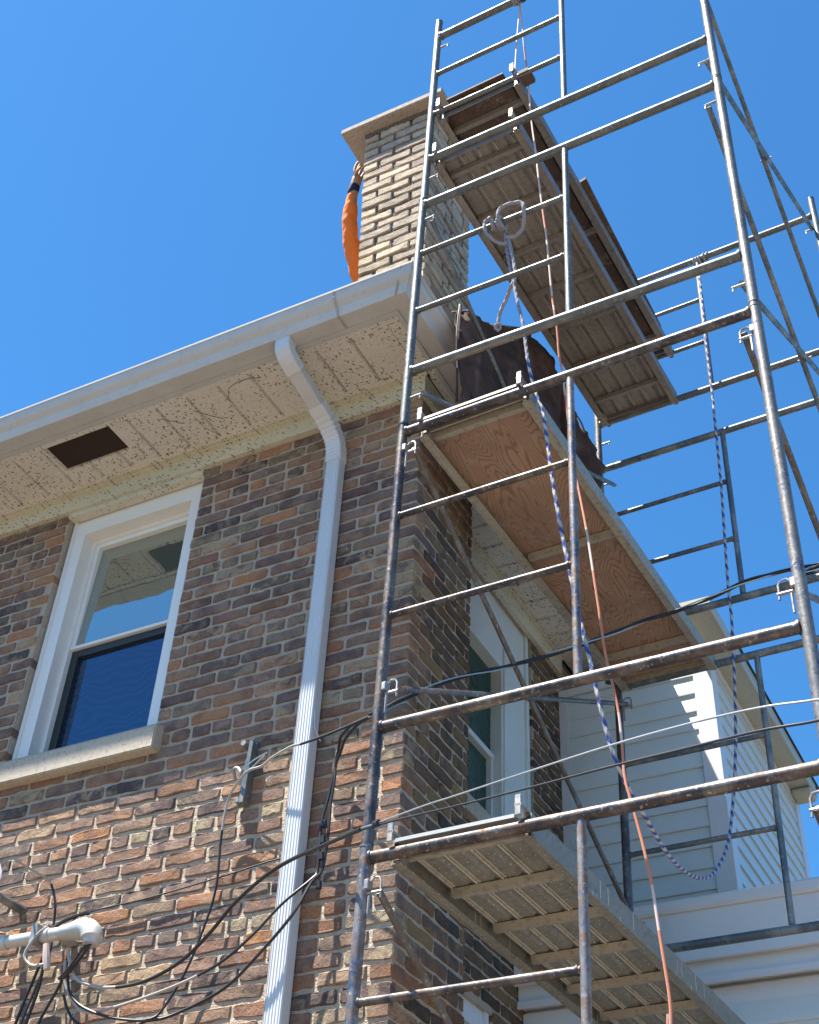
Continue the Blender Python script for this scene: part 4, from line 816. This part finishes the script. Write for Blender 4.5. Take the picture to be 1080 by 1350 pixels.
# ------------------------------------------------------------------ person reaching up behind the chimney
t = empty('person', 'person behind the chimney, orange sleeved arm reaching up to the cap slab', 'person', loc=(-2.98, 4.9, 7.0))
def skin(name, mat, verts, edges, radii, root=0, sub_=2):
    me = bpy.data.meshes.new(name); me.from_pydata([tuple(Vector(v) - t.location) for v in verts], edges, []); o = bpy.data.objects.new(name, me); C.objects.link(o); o.parent = t
    md = o.modifiers.new('skin', 'SKIN'); md.use_smooth_shade = True
    for i, r_ in enumerate(radii):
        sv = me.skin_vertices[0].data[i]; sv.radius = (r_, r_) if not isinstance(r_, tuple) else r_; sv.use_root = (i == root)
    sb = o.modifiers.new('sub', 'SUBSURF'); sb.levels = sub_; sb.render_levels = sub_; me.materials.append(mat); return o
PV = [(-2.96, 4.95, 7.72), (-2.97, 4.94, 7.95), (-2.99, 4.92, 8.12), (-2.99, 4.92, 8.24), (-2.98, 4.90, 8.32), (-2.96, 4.88, 8.42), (-2.95, 4.87, 8.50),
      (-3.07, 4.80, 8.17), (-3.105, 4.62, 8.36), (-3.105, 4.49, 8.645), (-3.065, 4.43, 8.86), (-3.035, 4.41, 8.96), (-3.02, 4.40, 9.01),
      (-2.79, 4.95, 8.15), (-2.70, 5.02, 7.92), (-2.66, 4.92, 7.70), (-2.66, 4.85, 7.62),
      (-3.06, 4.96, 7.62), (-3.09, 4.90, 7.32), (-3.10, 4.98, 7.05), (-3.10, 4.90, 7.03), (-2.86, 4.97, 7.62), (-2.83, 4.92, 7.32), (-2.82, 5.0, 7.05), (-2.82, 4.92, 7.03)]
PE = [(0, 1), (1, 2), (2, 3), (3, 4), (4, 5), (5, 6), (2, 7), (7, 8), (8, 9), (9, 10), (10, 11), (11, 12), (2, 13), (13, 14), (14, 15), (15, 16), (0, 17), (17, 18), (18, 19), (19, 20), (0, 21), (21, 22), (22, 23), (23, 24)]
PR = [.13, .14, .12, .055, .085, .095, .06, .065, .048, .042, .034, .038, .038, .065, .045, .03, .03, .085, .06, .04, .04, .085, .06, .04, .04]
skin('body', M_SKIN, PV, PE, PR)
skin('shirt', M_ORANGE, [PV[i] for i in (0, 1, 2, 7, 8, 9, 10, 13, 14)] + [(-3.078, 4.435, 8.83), (-3.09, 4.72, 8.26), (-3.112, 4.55, 8.50)], [(0, 1), (1, 2), (2, 3), (3, 10), (10, 4), (4, 11), (11, 5), (5, 9), (9, 6), (2, 7), (7, 8)], [.15, .16, .13, .085, .066, .058, .041, .08, .055, .040, .072, .058])
sh = bpy.data.objects['shirt']; tx = bpy.data.textures.new('wrinkles', 'CLOUDS'); tx.noise_scale = .06; dm = sh.modifiers.new('wrinkle', 'DISPLACE'); dm.texture = tx; dm.strength = .022; dm.mid_level = .5
sh.modifiers['sub'].levels = 3; sh.modifiers['sub'].render_levels = 3
skin('vest', M_YELLOW, [(-2.98, 4.94, 7.78), (-2.985, 4.93, 7.95), (-3.0, 4.90, 8.10), (-3.05, 4.84, 8.14), (-3.07, 4.74, 8.21), (-3.085, 4.675, 8.29)], [(0, 1), (1, 2), (2, 3), (3, 4), (4, 5)], [.165, .172, .15, .12, .098, .078])
skin('glove_cuff', M_NAVY, [(-3.075, 4.433, 8.845), (-3.055, 4.42, 8.91), (-3.035, 4.41, 8.955)], [(0, 1), (1, 2)], [.044, .040, .040])
for q, (dy, ln) in enumerate(((-.035, .065), (-.012, .078), (.012, .074), (.034, .058))):
    b0 = Vector((-3.02, 4.40 + dy, 8.985)); skin('finger', M_SKIN, [b0, b0 + Vector((-.004, dy * .2, .04)), b0 + Vector((.012, dy * .3, ln + .03)), b0 + Vector((.05, dy * .3, ln + .045))], [(0, 1), (1, 2), (2, 3)], [.014, .0125, .0115, .010], sub_=1)
b0 = Vector((-3.03, 4.375, 8.97)); skin('thumb', M_SKIN, [b0, b0 + Vector((.03, -.02, .02)), b0 + Vector((.06, -.02, .055))], [(0, 1), (1, 2)], [.013, .012, .009], sub_=1)
skin('trousers', M_JEANS, [PV[i] for i in (0, 17, 18, 19, 21, 22, 23)], [(0, 1), (1, 2), (2, 3), (0, 4), (4, 5), (5, 6)], [.14, .10, .075, .06, .10, .075, .06])
for x in (-3.10, -2.82): skin('boot', M_BOOT, [(x, 5.02, 7.06), (x, 4.98, 7.02), (x, 4.88, 7.01)], [(0, 1), (1, 2)], [.055, .05, .04], sub_=1)
m = MB(); vs = []
for j in range(6):
    a = j / 5 * math.pi / 2
    for k in range(16): th = k / 8 * math.pi; vs.append(Vector((.125 * math.cos(a) * math.cos(th), .145 * math.cos(a) * math.sin(th), .12 * math.sin(a))) + Vector((-2.95, 4.87, 8.47)) - t.location)
m.add(vs, [(j * 16 + k, j * 16 + (k + 1) % 16, (j + 1) * 16 + (k + 1) % 16, (j + 1) * 16 + k) for j in range(5) for k in range(16)])
m.tube([Vector((.15 * math.cos(th), .17 * math.sin(th), 0)) + Vector((-2.95, 4.87, 8.47)) - t.location for th in [q / 12 * math.pi for q in range(25)]], .012, 6)
m.build('hard_hat', M_WHITE, t, True)
